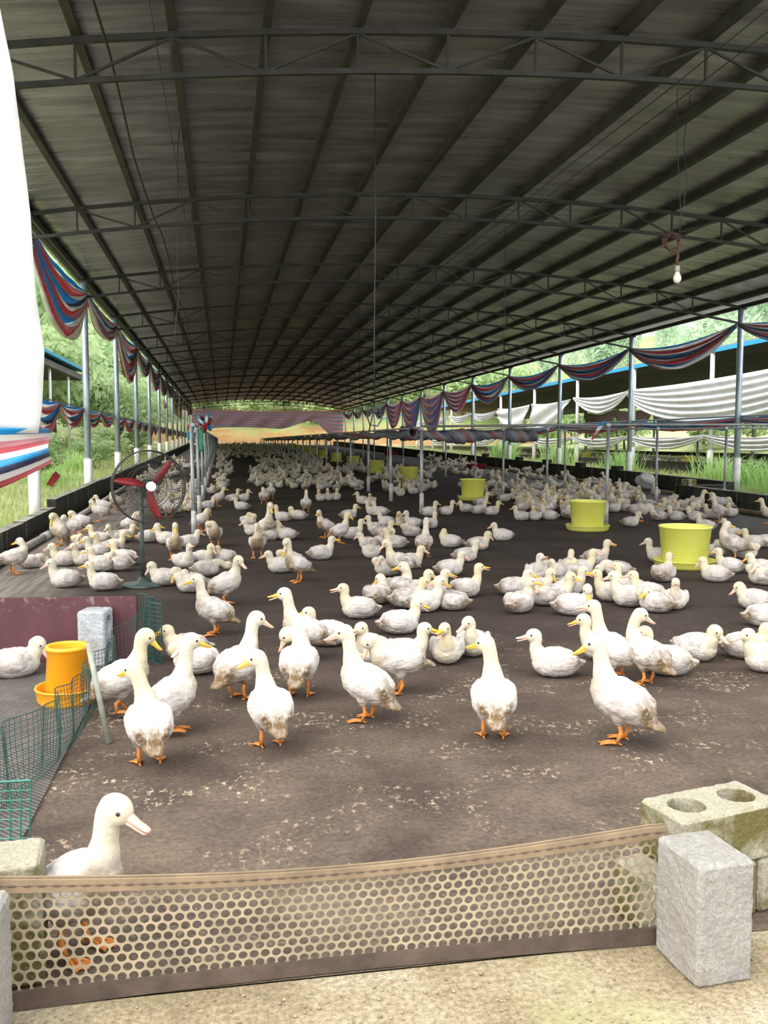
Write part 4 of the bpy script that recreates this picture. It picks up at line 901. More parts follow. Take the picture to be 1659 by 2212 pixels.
def leg_mesh(name, sg, step=0):
    b = MB(); f = (step if sg > 0 else -step * .8); lift = .022 if step and sg < 0 else 0
    hip, hock, ank = Vector((-.03, sg * .047, .10)), Vector((-.040 + f * .5, sg * .047, .058 + lift)), Vector((-.022 + f, sg * .047, .014 + lift))
    b.tube([hip, hip.lerp(hock, .6), hock, hock.lerp(ank, .5), ank], [.0115, .0092, .0105, .0082, .0085], 10)
    toes = [ank + Vector((.070, -sg * .020, -.010)), ank + Vector((.082, sg * .008, -.010)), ank + Vector((.062, sg * .034, -.010))]
    back = ank + Vector((-.022, -sg * .006, -.008))
    for t in toes: b.tube([ank, ank.lerp(t, .5) + Vector((0, 0, .004)), t], [.0078, .0062, .0028], 7)
    b.tube([ank, back], [.0055, .0025], 6)
    z = Vector((0, 0, .0045)); 
    for a, c in ((0, 1), (1, 2)):
        q = [ank + Vector((.012, 0, -.004)), toes[a], toes[a].lerp(toes[c], .5) - Vector((.010, 0, 0)), toes[c]]
        b.add([tuple(p) for p in q] + [tuple(p + z * .5) for p in q], [(3, 2, 1, 0), (4, 5, 6, 7), (0, 1, 5, 4), (1, 2, 6, 5), (2, 3, 7, 6), (3, 0, 4, 7)])
    return b.mesh(name, M['foot'], True)
QUEUE = []
def queue_body(s, voxel, seed):
    b = pieces(s); me = b.mesh('plumage', M['feather']); o = bpy.data.objects.new('tmp', me); TMP.collection.objects.link(o)
    r = o.modifiers.new('r', 'REMESH'); r.mode = 'VOXEL'; r.voxel_size = voxel; r.use_smooth_shade = True
    sm = o.modifiers.new('s', 'SMOOTH'); sm.factor = .5; sm.iterations = 5 if voxel < .009 else 2
    QUEUE.append((o, s, voxel, seed))
def flush_bodies():
    dg = TMP.view_layers[0].depsgraph; TMP.view_layers[0].update(); dg = TMP.view_layers[0].depsgraph; out = []
    for o, s, vox, seed in QUEUE:
        me = bpy.data.meshes.new_from_object(o.evaluated_get(dg)); me.name = 'plumage'
        n = len(me.vertices); co = np.empty(n * 3, np.float32); me.vertices.foreach_get('co', co); co = co.reshape(-1, 3)
        no = np.empty(n * 3, np.float32); me.vertices.foreach_get('normal', no); no = no.reshape(-1, 3)
        H, m, B = (np.array(s[k]) for k in ('H', 'mid', 'B'))
        dmin = np.minimum(np.linalg.norm(co - H, axis=1) - .055, np.linalg.norm(co - m, axis=1) - .045); head = np.clip(1 - dmin / .05, 0, 1)
        front = np.clip((co[:, 0] - B[0] + .03) / .06, 0, 1) * .55; cream = np.clip(np.maximum(head, front), 0, 1)
        bd = s['body']; tail = np.clip((bd[0][0] + .098 - co[:, 0]) / .07, 0, 1) * np.clip(.95 - no[:, 2] * .6, 0, 1) * (1 if s['kind'] == 'S' else .6)
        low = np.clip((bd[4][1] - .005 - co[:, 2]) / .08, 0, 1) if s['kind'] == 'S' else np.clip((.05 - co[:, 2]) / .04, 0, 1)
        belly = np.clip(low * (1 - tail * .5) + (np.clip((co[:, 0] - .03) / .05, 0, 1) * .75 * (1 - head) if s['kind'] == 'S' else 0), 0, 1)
        if vox < .012:                                                # ruffled plumage
            wgt = np.clip(1 - head, .08, 1); amp = .0034
            d = np.array([mnoise.noise(Vector((x * 24 + seed, y * 60, z * 60))) * .5 + mnoise.noise(Vector((x * 60, y * 130 + seed, z * 130))) * .75 for x, y, z in co.tolist()], np.float32)
            co2 = co + no * (d * wgt * amp)[:, None]; co2[:, 2] = np.maximum(co2[:, 2], .003)
            me.vertices.foreach_set('co', co2.ravel())
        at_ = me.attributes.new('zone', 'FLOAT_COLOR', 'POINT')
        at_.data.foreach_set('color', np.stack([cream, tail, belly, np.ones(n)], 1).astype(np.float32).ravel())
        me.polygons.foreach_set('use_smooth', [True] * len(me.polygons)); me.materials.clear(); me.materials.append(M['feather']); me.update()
        out.append(me)
    for o, *_ in QUEUE: bpy.data.objects.remove(o)
    QUEUE.clear(); return out
LEGS = {}
def leg_of(sg, step):
    k = (sg, step)
    if k not in LEGS: LEGS[k] = leg_mesh('leg', sg, step)
    return LEGS[k]
# --- the catalogue of ducks that can be told apart: tile, x, y of the lowest visible point, pose, heading, options, what singles it out
TILE = {'F': (0, 0, 1), 'Z1': (0, 1000, 3.95), 'Z2': (420, 960, 4.1475), 'Z3': (800, 960, 3.77), 'Z4': (1240, 980, 3.96), 'Z5': (1060, 1120, 4.1475), 'Z6': (720, 1100, 4.879)}
W = 'white duck '
D = []
def d(tile, x, y, kind, hd, label='', **o): D.append((tile, x, y, kind, hd, label, o))
# in front
d('F', 182, 2062, 'S', -38, 'white duck standing close behind the low gate', nk=1.12, hy=12, hp=-22, bill='p', sc=1.0, opn=4, dirt=.9)
d('F', 322, 1648, 'S', 98, 'standing white duck seen from behind beside the grey stake', hy=38, nk=1.0, lean=.02)
d('F', 382, 1585, 'S', 22, 'tall standing white duck by the stake stretching its neck, pale yellow bill', nk=1.25, tilt=14, hy=-8, hp=-12, bill='y', step=.035)
d('F', 272, 1545, 'S', 12, 'white duck walking by the orange feeder with its yellow bill pointing down', nk=.95, hy=-15, hp=-35, bill='y', step=.04)
d('F', 402, 1432, 'R', 185, 'greyish duck resting behind the two tall ducks near the net', nk=.7, grey=.9)
d('F', 420, 1462, 'R', 165, 'white duck lying low behind the tall duck by the stake, mostly hidden', nk=.5, mode='tuck', hy=60)
d('F', 522, 1508, 'S', 48, 'standing white duck with a dirty tail looking over its shoulder, pink bill', nk=1.12, hy=-38, hp=-22, bill='p', grey=.5, dirt=.7)
d('F', 582, 1610, 'S', 105, 'standing white duck seen from behind with a brown tail and a bright yellow bill', nk=1.02, hy=68, hp=-18, bill='y')
d('F', 648, 1503, 'S', 82, 'standing white duck bending its pink bill down over its shoulder', hy=100, mode='preen', bill='p', nk=1)
d('F', 652, 1425, 'S', 172, 'tall white duck calling with an open yellow bill, muddy breast', nk=1.1, hy=0, hp=-4, bill='y', opn=12, dirt=.8)
d('F', 705, 1400, 'R', 183, 'white duck resting with an open yellow bill just behind the tall calling duck', nk=1.05, bill='y', opn=16, hp=-2)
d('F', 458, 1372, 'S', 163, 'white duck standing apart with its tail raised, facing the maroon board', nk=1.1, hy=15, hp=-10, bill='y')
d('F', 492, 1307, 'S', 14, 'white duck standing with its bill drawn in against its breast', nk=.85, hy=-55, hp=-30, bill='p', dirt=.4, step=.02)
d('F', 640, 1258, 'S', 198, 'muddy-breasted duck standing with its bill hanging down, alone mid floor', nk=1.15, hy=18, hp=-62, bill='p', dirt=1, grey=.7)
d('F', 783, 1556, 'S', 152, 'standing white duck with a pale pink bill, leaning back, tail soiled brown', nk=1.15, tilt=6, hy=20, hp=-12, bill='p')
d('F', 852, 1498, 'S', 184, 'white duck standing with its head curled back over its breast, tail pointing away', mode='chest', hy=12, bill='p', tilt=-16, nk=.8)
d('F', 806, 1440, 'R', 235, 'white duck resting with a gaping pink bill behind the leaning duck', nk=1.15, opn=22, hp=2, hy=-10, bill='p')
d('F', 876, 1446, 'R', 5, 'white duck resting with an open orange bill behind the curled-up standing duck', nk=1.15, opn=13, hp=-4, bill='y')
d('F', 866, 1374, 'R', 8, 'white duck resting alone with an open yellow bill, ruffled back', nk=.95, opn=18, hp=-15, bill='y')
d('F', 965, 1438, 'R', 268, 'very white duck resting breast-on to the gate with a gaping orange bill', nk=1.2, opn=22, hp=0, hy=-25, bill='y')
d('F', 1022, 1422, 'R', 262, 'white duck resting breast-on beside the gaping one, pink bill lowered', nk=1.25, hp=-22, hy=-45, bill='p')
d('F', 1065, 1592, 'S', 94, 'plump standing white duck seen squarely from behind, tail soiled', nk=1.12, hy=58, hp=-8, bill='y', sc=1.04)
d('F', 1195, 1468, 'R', 188, 'white duck resting alone with a half-open pink bill', nk=1.25, opn=9, hp=-2, bill='p')
d('F', 1318, 1470, 'S', 168, 'white duck striding with an open pink bill held high', nk=1.2, hp=0, opn=10, bill='p', step=.045)
d('F', 1300, 1432, 'R', 175, 'cream-headed duck half hidden behind the striding duck, yellow bill', nk=1.35, bill='y', opn=6)
d('F', 1330, 1603, 'S', 160, 'big standing white duck with a yellow bill and a long brown-tipped tail', nk=1.12, hy=18, hp=-22, bill='y', sc=1.07, tilt=4)
d('F', 1388, 1478, 'S', 148, 'dirty-backed standing duck looking back past its tail, pink bill', nk=1.05, hy=-128, hp=-22, bill='p', grey=1, dirt=.7)
d('F', 1436, 1464, 'R', 178, 'white duck resting against the dirty-backed standing duck, pink bill', nk=1.2, hp=-8, bill='p', opn=8)
d('F', 1505, 1432, 'R', 328, 'duck resting with a greyish back and a lowered pink bill', nk=.75, hp=-30, hy=10, bill='p', grey=.8)
d('F', 1612, 1428, 'R', 0, 'white duck lying stretched with its tail raised at the edge of the picture', nk=.8, hp=-15, bill='p')
d('F', 1655, 1458, 'R', 205, 'white duck resting before the stretched one at the picture edge', nk=1.0, bill='p')
d('F', 1628, 1320, 'R', 184, 'duck resting with its bill laid on its breast at the picture edge', nk=.55, hp=-35, bill='p')
d('F', 1656, 1358, 'R', 10, 'duck cut by the picture edge, only its tail showing', nk=.8, grey=.8)
d('F', 38, 1470, 'R', 8, 'duck resting alone on the wire mat in front of the maroon board', nk=.6, hp=-50, hy=-20, bill='p', grey=.6)
# middle ground, centre
d('Z6', 262, 1170, 'R', 184, 'white duck resting alone with an open pink bill, left of the central huddle', nk=1.2, opn=10, hp=0, bill='p')
d('Z6', 470, 1014, 'R', 62, 'grey-backed duck resting at the huddle edge with a yellow bill turned aside', nk=.8, hy=95, hp=-30, bill='y', grey=.9)
d('Z6', 690, 958, 'R', 48, 'large grey-backed duck at the rear of the central huddle, small yellow bill', nk=1.25, hy=118, bill='y', grey=.9, sc=1.12)
d('Z6', 870, 960, 'R', 350, 'duck in the middle of the central huddle with a yellow bill dipped', nk=1.15, hp=-18, opn=10, bill='y', grey=.8)
d('Z6', 1040, 985, 'R', 2, 'duck at the rear of the central huddle with a long open yellow bill', nk=1.3, hp=-8, opn=9, bill='y', grey=.6)
d('Z6', 965, 1100, 'R', 4, 'white-winged duck at the front of the central huddle with an orange bill', nk=1.35, hp=-22, opn=7, bill='y', grey=.15)
d('Z6', 1235, 1082, 'R', 172, 'grey duck lying tail outward at the end of the central huddle', nk=1.05, bill='p', grey=1)
d('Z6', 800, 1060, 'R', 4, 'grey duck squeezed behind the white-winged duck of the central huddle', nk=.9, bill='y', grey=1)
d('Z6', 1400, 944, 'R', 18, 'long-necked duck resting beside the central huddle, open buff bill', nk=1.5, hp=4, opn=12, bill='y', grey=.5)
d('Z6', 1235, 714, 'R', 5, 'white duck resting in open floor with a drooping open pink bill', nk=1.0, hp=-28, opn=9, bill='p')
d('Z6', 1400, 566, 'R', 8, 'greyish duck resting in front of the buff-headed one, neck upright', nk=1.15, hp=-22, bill='p', grey=.6)
d('Z6', 690, 752, 'S', 186, 'grey-backed duck standing over a resting one, bill dipped', nk=.9, hy=10, hp=-32, bill='p', grey=1, dirt=.6, tilt=-10)
d('Z6', 560, 714, 'R', 170, 'duck lying low behind the grey-backed standing duck', nk=.5, mode='tuck', hy=70, grey=.4)
d('Z6', 810, 640, 'R', 2, 'duck hidden behind the grey-backed standing duck, only its bill out', nk=.9, hp=-18, bill='p', grey=.5)
d('Z6', 400, 526, 'R', 268, 'snow-white duck resting breast-on with its bill lifted', nk=1.0, hp=20, opn=18, bill='p', grey=0, cream=.2)
d('Z6', 450, 262, 'R', 182, 'brownish duck resting bill to bill with its neighbour', nk=1.2, bill='y', grey=1)
d('Z6', 375, 436, 'R', 180, 'grey duck resting behind the snow-white one', nk=.7, hp=-25, bill='p', grey=1)
d('Z6', 540, 408, 'R', 330, 'duck with a hanging yellow bill in the small huddle beside the back-view duck', nk=1.0, hp=-55, bill='y', grey=.5)
d('Z6', 650, 424, 'R', 168, 'grey-backed duck at the end of the small huddle', nk=1.0, hp=-25, bill='p', grey=.7)
d('Z6', 530, 320, 'R', 20, 'duck at the rear of the small huddle with a little yellow bill', nk=1.0, bill='y', grey=.6)
d('Z5', 410, 560, 'R', 280, 'bright white duck resting breast-on with a reddish bill turned up', nk=1.25, hp=12, hy=35, opn=10, bill='p', grey=0, cream=.15)
d('Z5', 590, 556, 'R', 172, 'grey duck resting with its head tucked beside the bright white one', mode='tuck', hy=140, bill='p', grey=.7)
d('Z5', 700, 508, 'R', 80, 'duck whose cream head shows between two grey neighbours', nk=.9, bill='p', grey=.7)
d('Z5', 735, 560, 'R', 125, 'grey duck resting back-on in the front huddle by the second feeder', nk=.5, grey=1, mode='tuck', hy=-60)
d('Z5', 810, 525, 'R', 4, 'white duck resting with its pink bill level, end of the huddle by the second feeder', nk=1.3, bill='p', hp=-2, grey=.4)
d('Z5', 700, 708, 'R', 6, 'long grey duck resting with an open orange bill, facing its bill to a neighbour', nk=1.05, hp=-18, opn=9, bill='y', grey=1, sc=1.05)
d('Z5', 215, 704, 'R', 2, 'grey duck stretched at the rear of the lower huddle', nk=.8, grey=.9, bill='y')
d('Z5', 265, 858, 'R', 55, 'plump grey duck in the lower huddle sitting tail to the gate', nk=1.2, hy=-55, hp=-4, bill='y', grey=.8, opn=6)
d('Z5', 420, 705, 'R', 350, 'duck in the lower huddle with its yellow bill hanging', nk=1.0, hp=-50, bill='y', grey=.8)
d('Z5', 590, 772, 'R', 2, 'grey duck in the lower huddle with a bright orange bill', nk=1.25, hp=-18, bill='y', grey=.8)
d('Z5', 470, 795, 'R', 170, 'grey duck in the lower huddle with its head buried', mode='tuck', hy=100, grey=.8)
d('Z5', 745, 884, 'R', 5, 'white duck at the front of the lower huddle with its bill hanging down its breast', nk=.9, hy=-75, hp=-55, bill='y', grey=.2)
d('Z5', 1070, 756, 'R', 190, 'duck with a raised orange bill facing the long grey duck', nk=1.25, hp=6, opn=8, bill='y', grey=.4)
d('Z5', 1240, 705, 'R', 178, 'duck stretching its open pink bill above the group by the nearest feeder', nk=1.6, hp=6, opn=12, bill='p', grey=.5)
d('Z5', 1235, 806, 'R', 184, 'cream-necked duck at the front of the group by the nearest feeder', nk=1.2, hp=-10, bill='p', grey=.7, sc=1.05)
d('Z5', 1400, 765, 'R', 180, 'duck with a pink bill laid along its neighbour, by the nearest feeder', nk=1.05, hp=-4, bill='p', grey=.5)
d('Z5', 1465, 856, 'R', 168, 'grey duck with a dark tail lying across the group by the nearest feeder', nk=.4, mode='tuck', hy=60, grey=1)
d('Z5', 1645, 826, 'R', 272, 'white duck with ruffled wings calling breast-on near the nearest feeder', nk=1.15, opn=24, hp=8, bill='p', grey=.1)
d('Z4', 190, 958, 'R', 8, 'grey-backed duck with an open orange bill resting between the two big feeders', nk=1.3, hp=-5, opn=10, bill='y', grey=.8)
d('Z4', 370, 1068, 'R', 182, 'grey duck resting with its orange bill on the floor before the nearest feeder', nk=.6, mode='low', bill='y', grey=.9)
d('Z4', 770, 1104, 'R', 70, 'grey duck resting tail-on in front of the nearest feeder', nk=1.2, bill='p', grey=.9)
d('Z4', 1200, 1108, 'R', 180, 'duck resting with its head drawn in beside the nearest feeder pan', nk=.85, hp=-35, bill='p', grey=.4)
d('Z4', 1325, 1030, 'R', 180, 'cream duck resting behind the drawn-in one with an open bill', nk=1.15, opn=14, bill='y', grey=.1)
d('Z4', 720, 935, 'R', 182, 'duck peeping out behind the nearest feeder', nk=1.25, hp=-15, bill='p', grey=.3)
d('Z4', 1195, 902, 'R', 20, 'grey duck resting behind the nearest feeder pan', nk=.4, mode='tuck', hy=60, grey=1)
d('Z4', 1345, 918, 'S', 178, 'big duck standing behind the nearest feeder, bill turned back', nk=.9, hy=-140, bill='y', dirt=.5, grey=.8, tilt=-8, sc=1.1)
d('Z4', 1470, 908, 'R', 0, 'white duck lying beneath the big standing duck', nk=.5, mode='tuck', hy=-60, grey=.2)
d('Z4', 1535, 812, 'R', 180, 'white duck resting with an orange bill behind the big standing duck', nk=1.0, opn=8, bill='y', grey=.1)
d('Z4', 1630, 806, 'R', 40, 'white duck with a dark-tipped bill at the picture edge, beyond the big standing duck', nk=1.2, bill='p', grey=.1)
d('Z4', 1340, 730, 'R', 150, 'white duck sitting up behind the big standing duck', nk=1.4, bill='p', grey=.1)
d('Z4', 1600, 1048, 'R', 182, 'duck with an orange bill at the picture edge beside the nearest feeder', nk=.7, hp=-30, bill='y', grey=.4)
d('Z4', 1610, 1134, 'R', 175, 'grey duck lying at the picture edge in front of the orange-billed one', nk=.4, mode='tuck', hy=60, grey=1)
d('Z4', 485, 630, 'R', 0, 'duck resting alone between the feeders with a reddish bill', nk=1.0, hp=-40, bill='p', grey=.5)
d('Z4', 560, 580, 'S', 350, 'duck standing with its neck stretched down towards the floor', mode='low', tilt=-24, bill='p', grey=.7, sc=1.15)
d('Z4', 1235, 580, 'S', 155, 'grey-white duck standing upright behind the nearest feeder', nk=.9, hp=-15, bill='p', grey=.7)
d('Z4', 760, 402, 'S', 255, 'white duck standing upright in front of the dark low wall', nk=.8, grey=.2, dirt=.4, bill='p')
d('Z4', 1140, 458, 'R', 190, 'white duck dabbling along the foot of the jutting wall', mode='low', bill='y', grey=.2)
d('Z4', 1095, 425, 'R', 5, 'white duck preening against the jutting wall', mode='tuck', hy=70, grey=.2)
d('Z4', 1340, 488, 'S', 150, 'duck preening by the thin post in front of the sleeved roof post', mode='chest', bill='y', dirt=.4)
d('Z4', 1432, 494, 'S', 2, 'white duck stooping along the foot of the wall near the sleeved roof post', mode='low', tilt=-20, bill='p')
d('Z4', 1650, 600, 'S', 190, 'brown-breasted duck entering at the picture edge by the wall', dirt=1, bill='y', nk=1)
for x, y, h, lb in ((340, 505, 20, 'white duck resting beside the thick pen post, head low'), (430, 498, 170, 'cream duck resting behind the stretching duck'), (640, 470, 165, 'duck resting beneath the thin post at the wall step'), (820, 498, 172, 'white duck resting in the row near the jutting wall, long back'), (960, 470, 10, 'white duck resting in the row near the jutting wall, head turned away'), (1340, 546, 250, 'small white duck resting below the preening pair'), (870, 578, 172, 'duck resting with its neck raised behind the nearest feeder row'), (1035, 582, 168, 'long-bodied duck resting with raised yellow bill behind the nearest feeder'), (720, 575, 175, 'grey duck resting behind the alone one between feeders'), (1180, 560, 182, 'duck resting beside the upright grey-white one'), (1120, 664, 200, 'white duck half hidden by the rim of the nearest feeder')):
    d('Z4', x, y, 'R', h, lb, nk=random.uniform(.8, 1.2), bill=random.choice('yp'), grey=random.uniform(.2, .7))
# centre, near the middle row of posts
d('Z3', 440, 920, 'S', 78, 'grey-white duck standing tail-on near the front pen post', nk=1.25, bill='p', grey=.8, dirt=.5)
d('Z3', 330, 758, 'R', 178, 'grey duck resting behind the tail-on standing duck', nk=.5, grey=1, mode='tuck', hy=60)
d('Z3', 650, 848, 'R', 180, 'duck resting with its yellow bill turned back, open floor', nk=.8, hy=-120, bill='y', grey=.3)
d('Z3', 880, 870, 'R', 3, 'buff-headed duck resting with its bill on its breast', nk=.8, hp=-40, bill='p', grey=.8)
d('Z3', 1070, 792, 'R', 205, 'plump white duck resting alone left of the second feeder huddles', nk=.95, bill='p', grey=.1)
d('Z3', 130, 674, 'R', 184, 'white duck resting with a pink bill before the front pen posts', nk=.95, bill='p', grey=.2)
d('Z3', 258, 676, 'R', 245, 'small cream duck resting next to the front pen post', nk=1.0, bill='y')
d('Z3', 345, 688, 'R', 210, 'tan-breasted duck resting at the foot of the front pen post', nk=1.3, bill='p', opn=8, grey=.5)
d('Z3', 495, 690, 'R', 58, 'duck resting behind the tail-on standing duck, close to the post', nk=1.2, grey=.2)
d('Z3', 478, 588, 'R', 4, 'white duck resting just behind the front pen post, neck upright', nk=1.15, bill='y', grey=.2)
d('Z3', 618, 580, 'R', 4, 'white duck resting with raised bill following the one behind the post', nk=1.3, bill='p', grey=.1)
d('Z3', 780, 558, 'R', 178, 'grey duck resting at the foot of the third feeder', nk=.7, hp=-30, bill='p', grey=.8)
d('Z3', 885, 572, 'R', 10, 'white duck in the middle of the three at the third feeder', nk=1.1, grey=.3)
d('Z3', 990, 582, 'R', 6, 'cream-necked duck resting on the outer side of the third feeder', nk=1.15, bill='y', grey=.5)
d('Z3', 905, 505, 'R', 8, 'duck with its orange bill against the third feeder pan', nk=1.35, bill='y', grey=.4)
d('Z3', 350, 408, 'R', 178, 'small white duck resting before the fourth feeder', nk=1.0, bill='y')
d('Z3', 80, 585, 'R', 180, 'white duck resting by the second pen post of the middle row', nk=1.1, bill='p'); d('Z3', 25, 582, 'R', 178, 'white duck resting left of the second pen post, bill raised', nk=1.2, bill='p')
d('Z3', 1240, 546, 'R', 8, 'white duck resting behind the second feeder group, facing the feeder', nk=.9); d('Z3', 1230, 624, 'R', 195, 'buff duck resting at the near corner of the flock by the second feeder', nk=1.0, bill='y', grey=.5)
d('Z3', 1340, 624, 'R', 255, 'small duck sitting breast-on left of the second feeder', nk=1.1, grey=.4); d('Z3', 1455, 620, 'R', 178, 'long white duck resting closest to the second feeder', nk=1.0, bill='y', grey=.1)
d('Z3', 1205, 362, 'S', 250, 'dark muddy duck standing among white ones by the pale wet floor', dirt=1, grey=1, nk=.9)
d('Z3', 1600, 322, 'S', 240, 'white duck standing by the thin post near the wall step', nk=1.0); d('Z3', 1380, 258, 'S', 4, 'white duck stepping along the foot of the far low wall', nk=.8, tilt=-12)
d('Z3', 1270, 246, 'S', 8, 'white duck bending along the far low wall', mode='low', tilt=-15)
d('Z3', 860, 276, 'S', 150, 'duck standing with spread stance before the red tray', nk=.6, grey=.5, tilt=10); d('Z3', 1095, 470, 'R', 3, 'white duck resting at the foot of the thin post beyond the third feeder', nk=.5, mode='low')
# centre left
d('Z2', 183, 920, 'S', 270, 'duck standing breast-on preening, tan belly, behind the fan row of posts', mode='preen', hy=-90, dirt=.9, bill='p')
d('Z2', 565, 1018, 'S', 272, 'duck standing breast-on with a dark line down its tan belly', nk=.95, hp=-20, hy=-15, dirt=1, bill='p')
d('Z2', 655, 862, 'S', 300, 'tall duck leaning forward above the breast-on one, yellow bill down', nk=1.25, tilt=14, hp=-55, dirt=.7, bill='y', sc=1.1)
d('Z2', 525, 825, 'R', 190, 'duck half hidden behind the breast-on tan-bellied duck', nk=.8, bill='p', opn=8)
d('Z2', 685, 866, 'R', 18, 'brown-billed duck resting beside its white partner', nk=1.0, hp=-12, bill='p', grey=.9); d('Z2', 820, 862, 'R', 192, 'white duck resting head to head with the brown-billed one', nk=1.2, bill='p', grey=.1)
d('Z2', 490, 732, 'R', 320, 'duck sleeping with its head on its back, left of the tall leaning duck', mode='tuck', hy=-140); d('Z2', 790, 696, 'R', 170, 'white duck resting behind the tall leaning duck', nk=1.4, bill='p')
d('Z2', 925, 682, 'R', 178, 'white duck resting with its yellow bill laid on its breast', nk=.7, hp=-55, bill='y'); d('Z2', 1000, 612, 'S', 86, 'white duck standing tail-on alone in the dark lane', nk=1.0)
d('Z2', 220, 556, 'S', 2, 'white duck standing side-on at the lane behind the fan posts', nk=.7); d('Z2', 420, 594, 'R', 178, 'white duck of the pair lying together in the lane', nk=1.0)
d('Z2', 345, 520, 'R', 20, 'duck with raised orange bill behind the side-on standing duck', nk=1.3, bill='y', hp=15); d('Z2', 440, 516, 'R', 330, 'duck at the end of the trio in the lane', nk=1.1)
d('Z2', 622, 540, 'S', 92, 'white duck standing tail-on before the flock, dark tail', nk=.5, mode='chest', grey=.3); d('Z2', 685, 492, 'S', 80, 'white duck standing just beyond the tail-on one', nk=.5, mode='chest')
d('Z2', 1165, 838, 'S', 205, 'tan-bellied duck standing near the small huddle', nk=.8, hy=40, dirt=1); d('Z2', 1312, 888, 'S', 18, 'white duck standing with a downturned yellow bill near the small huddle', nk=1.05, hp=-40, hy=-20, bill='y', dirt=.5)
d('Z2', 1420, 856, 'R', 2, 'duck resting bill to bill with the brownish one', nk=1.3, bill='p', hp=-10, grey=.3); d('Z2', 1385, 676, 'R', 6, 'grey-backed duck with a yellow bill resting before the middle posts', nk=1.1, bill='y', grey=.6)
d('Z2', 1140, 1042, 'R', 6, 'long white duck resting alone with a raised yellow bill', nk=1.15, bill='y', hp=2, sc=1.05)
d('F', 604, 1240, 'R', 190, 'white duck resting behind the muddy-breasted standing duck', nk=.75, hp=-12, bill='p', grey=.1); d('F', 625, 1226, 'R', 200, 'duck tucked behind the resting one beside the muddy-breasted duck', nk=.6, mode='tuck', hy=40)
d('F', 398, 1229, 'R', 300, 'white duck resting with its bill raised, first of three in a row', nk=1.2, hp=18, bill='p'); d('F', 438, 1223, 'R', 325, 'white duck resting with drooping bill, middle of three in a row', nk=.9, hp=-38, bill='p'); d('F', 482, 1221, 'R', 165, 'white duck with its head on its back, last of three in a row', mode='tuck', hy=100)
d('F', 447, 1247, 'R', 4, 'duck lying flat with its neck stretched along the floor', mode='flat', bill='p', grey=.6); d('F', 412, 1283, 'R', 185, 'white duck curled up behind the one standing apart', mode='tuck', hy=-120, bill='y')
for (x, y, h, n) in ((1130, 512, 250, 'first'), (1200, 508, 262, 'middle'), (1265, 506, 285, 'last')): d('Z2', x, y, 'R', h, f"white duck, {n} of the trio sitting side by side before the middle posts", nk=1.2)
d('Z2', 1505, 538, 'R', 200, 'white duck, outer of the pair below the far pen post', nk=1.0); d('Z2', 1580, 540, 'R', 260, 'white duck, inner of the pair below the far pen post', nk=.8)
d('F', 436, 1148, 'S', 340, 'duck standing half hidden by the nearest fan-row pen post', nk=.6, mode='preen', hy=40); d('F', 408, 1106, 'R', 180, 'duck lying tail-on left of the fan-row pen post', mode='tuck', hy=50, grey=.4); d('F', 449, 1101, 'R', 5, 'duck resting with its yellow bill out behind the fan-row pen posts', nk=.8, bill='y')
# left side
d('Z1', 135, 950, 'S', 12, 'white duck standing at the picture edge by the mossy wall, head turned back', hy=140, nk=.75, bill='y', tilt=-12)
d('Z1', 265, 905, 'R', 5, 'small white duck lying behind the one at the picture edge', nk=.5, mode='low', sc=.85)
d('Z1', 490, 706, 'S', 205, 'long white duck stooping to preen by the water pipe', nk=1.0, tilt=28, mode='chest', hy=10, bill='y', sc=1.15)
d('Z1', 615, 640, 'S', 175, 'white duck standing behind the stooping one, yellow bill at its side', nk=.5, mode='preen', hy=40, tilt=-12, bill='y'); d('Z1', 690, 598, 'S', 178, 'white duck in the line along the mossy wall, head low', nk=.7, mode='chest', tilt=-14)
d('Z1', 850, 500, 'S', 178, 'white duck dipping its yellow bill in the line along the mossy wall', nk=.6, hp=-55, tilt=-10, bill='y'); d('Z1', 880, 446, 'S', 172, 'white duck just behind the dipping one along the mossy wall', nk=.6, bill='y', tilt=-10)
d('Z1', 985, 402, 'S', 205, 'white duck preening beyond the fan cage by the wall', mode='preen', hy=60, bill='y'); d('Z1', 1120, 618, 'S', 330, 'duck standing behind the fan cage, only legs and breast clear', nk=.6, mode='chest'); d('Z1', 1440, 466, 'S', 95, 'duck standing tail-on behind the fan cage', nk=.5, mode='chest')
d('Z1', 1270, 686, 'R', 4, 'white duck resting behind the fan pole with a yellow bill', nk=1.0, bill='y'); d('Z1', 975, 694, 'R', 235, 'white duck resting between the huddle and the fan', nk=1.1); d('Z1', 1065, 674, 'R', 5, 'white duck beside the fan pole in the small group', nk=.8, bill='y')
d('Z1', 1420, 702, 'R', 178, 'duck resting behind the breast-on one near the fan', nk=1.0, bill='y', grey=.3); d('Z1', 1497, 828, 'S', 272, 'tan-bellied duck standing breast-on near the fan', nk=1.1, hp=-40, bill='y', dirt=1); d('Z1', 1615, 728, 'R', 3, 'duck resting to one side of the tan-bellied duck by the fan', nk=.7, hp=-15, bill='p')
d('Z1', 545, 888, 'R', 182, 'white duck with a pink bill at the corner of the huddle left of the fan', nk=1.0, bill='p', opn=8); d('Z1', 720, 886, 'R', 205, 'white duck at the front of the huddle left of the fan', nk=1.0); d('Z1', 715, 748, 'R', 195, 'tan duck sleeping at the rear of the huddle left of the fan', nk=.5, mode='tuck', hy=40, grey=.5)
d('Z1', 850, 702, 'R', 170, 'white duck stretched at the rear of the huddle left of the fan', nk=1.1); d('Z1', 830, 820, 'R', 190, 'white duck in the middle of the huddle left of the fan', nk=1.1); d('Z1', 870, 934, 'R', 165, 'white duck at the near side of the huddle left of the fan', nk=1.0); d('Z1', 1010, 928, 'R', 168, 'greyish duck at the near end of the huddle left of the fan', nk=.5, mode='tuck', hy=60, grey=.6)
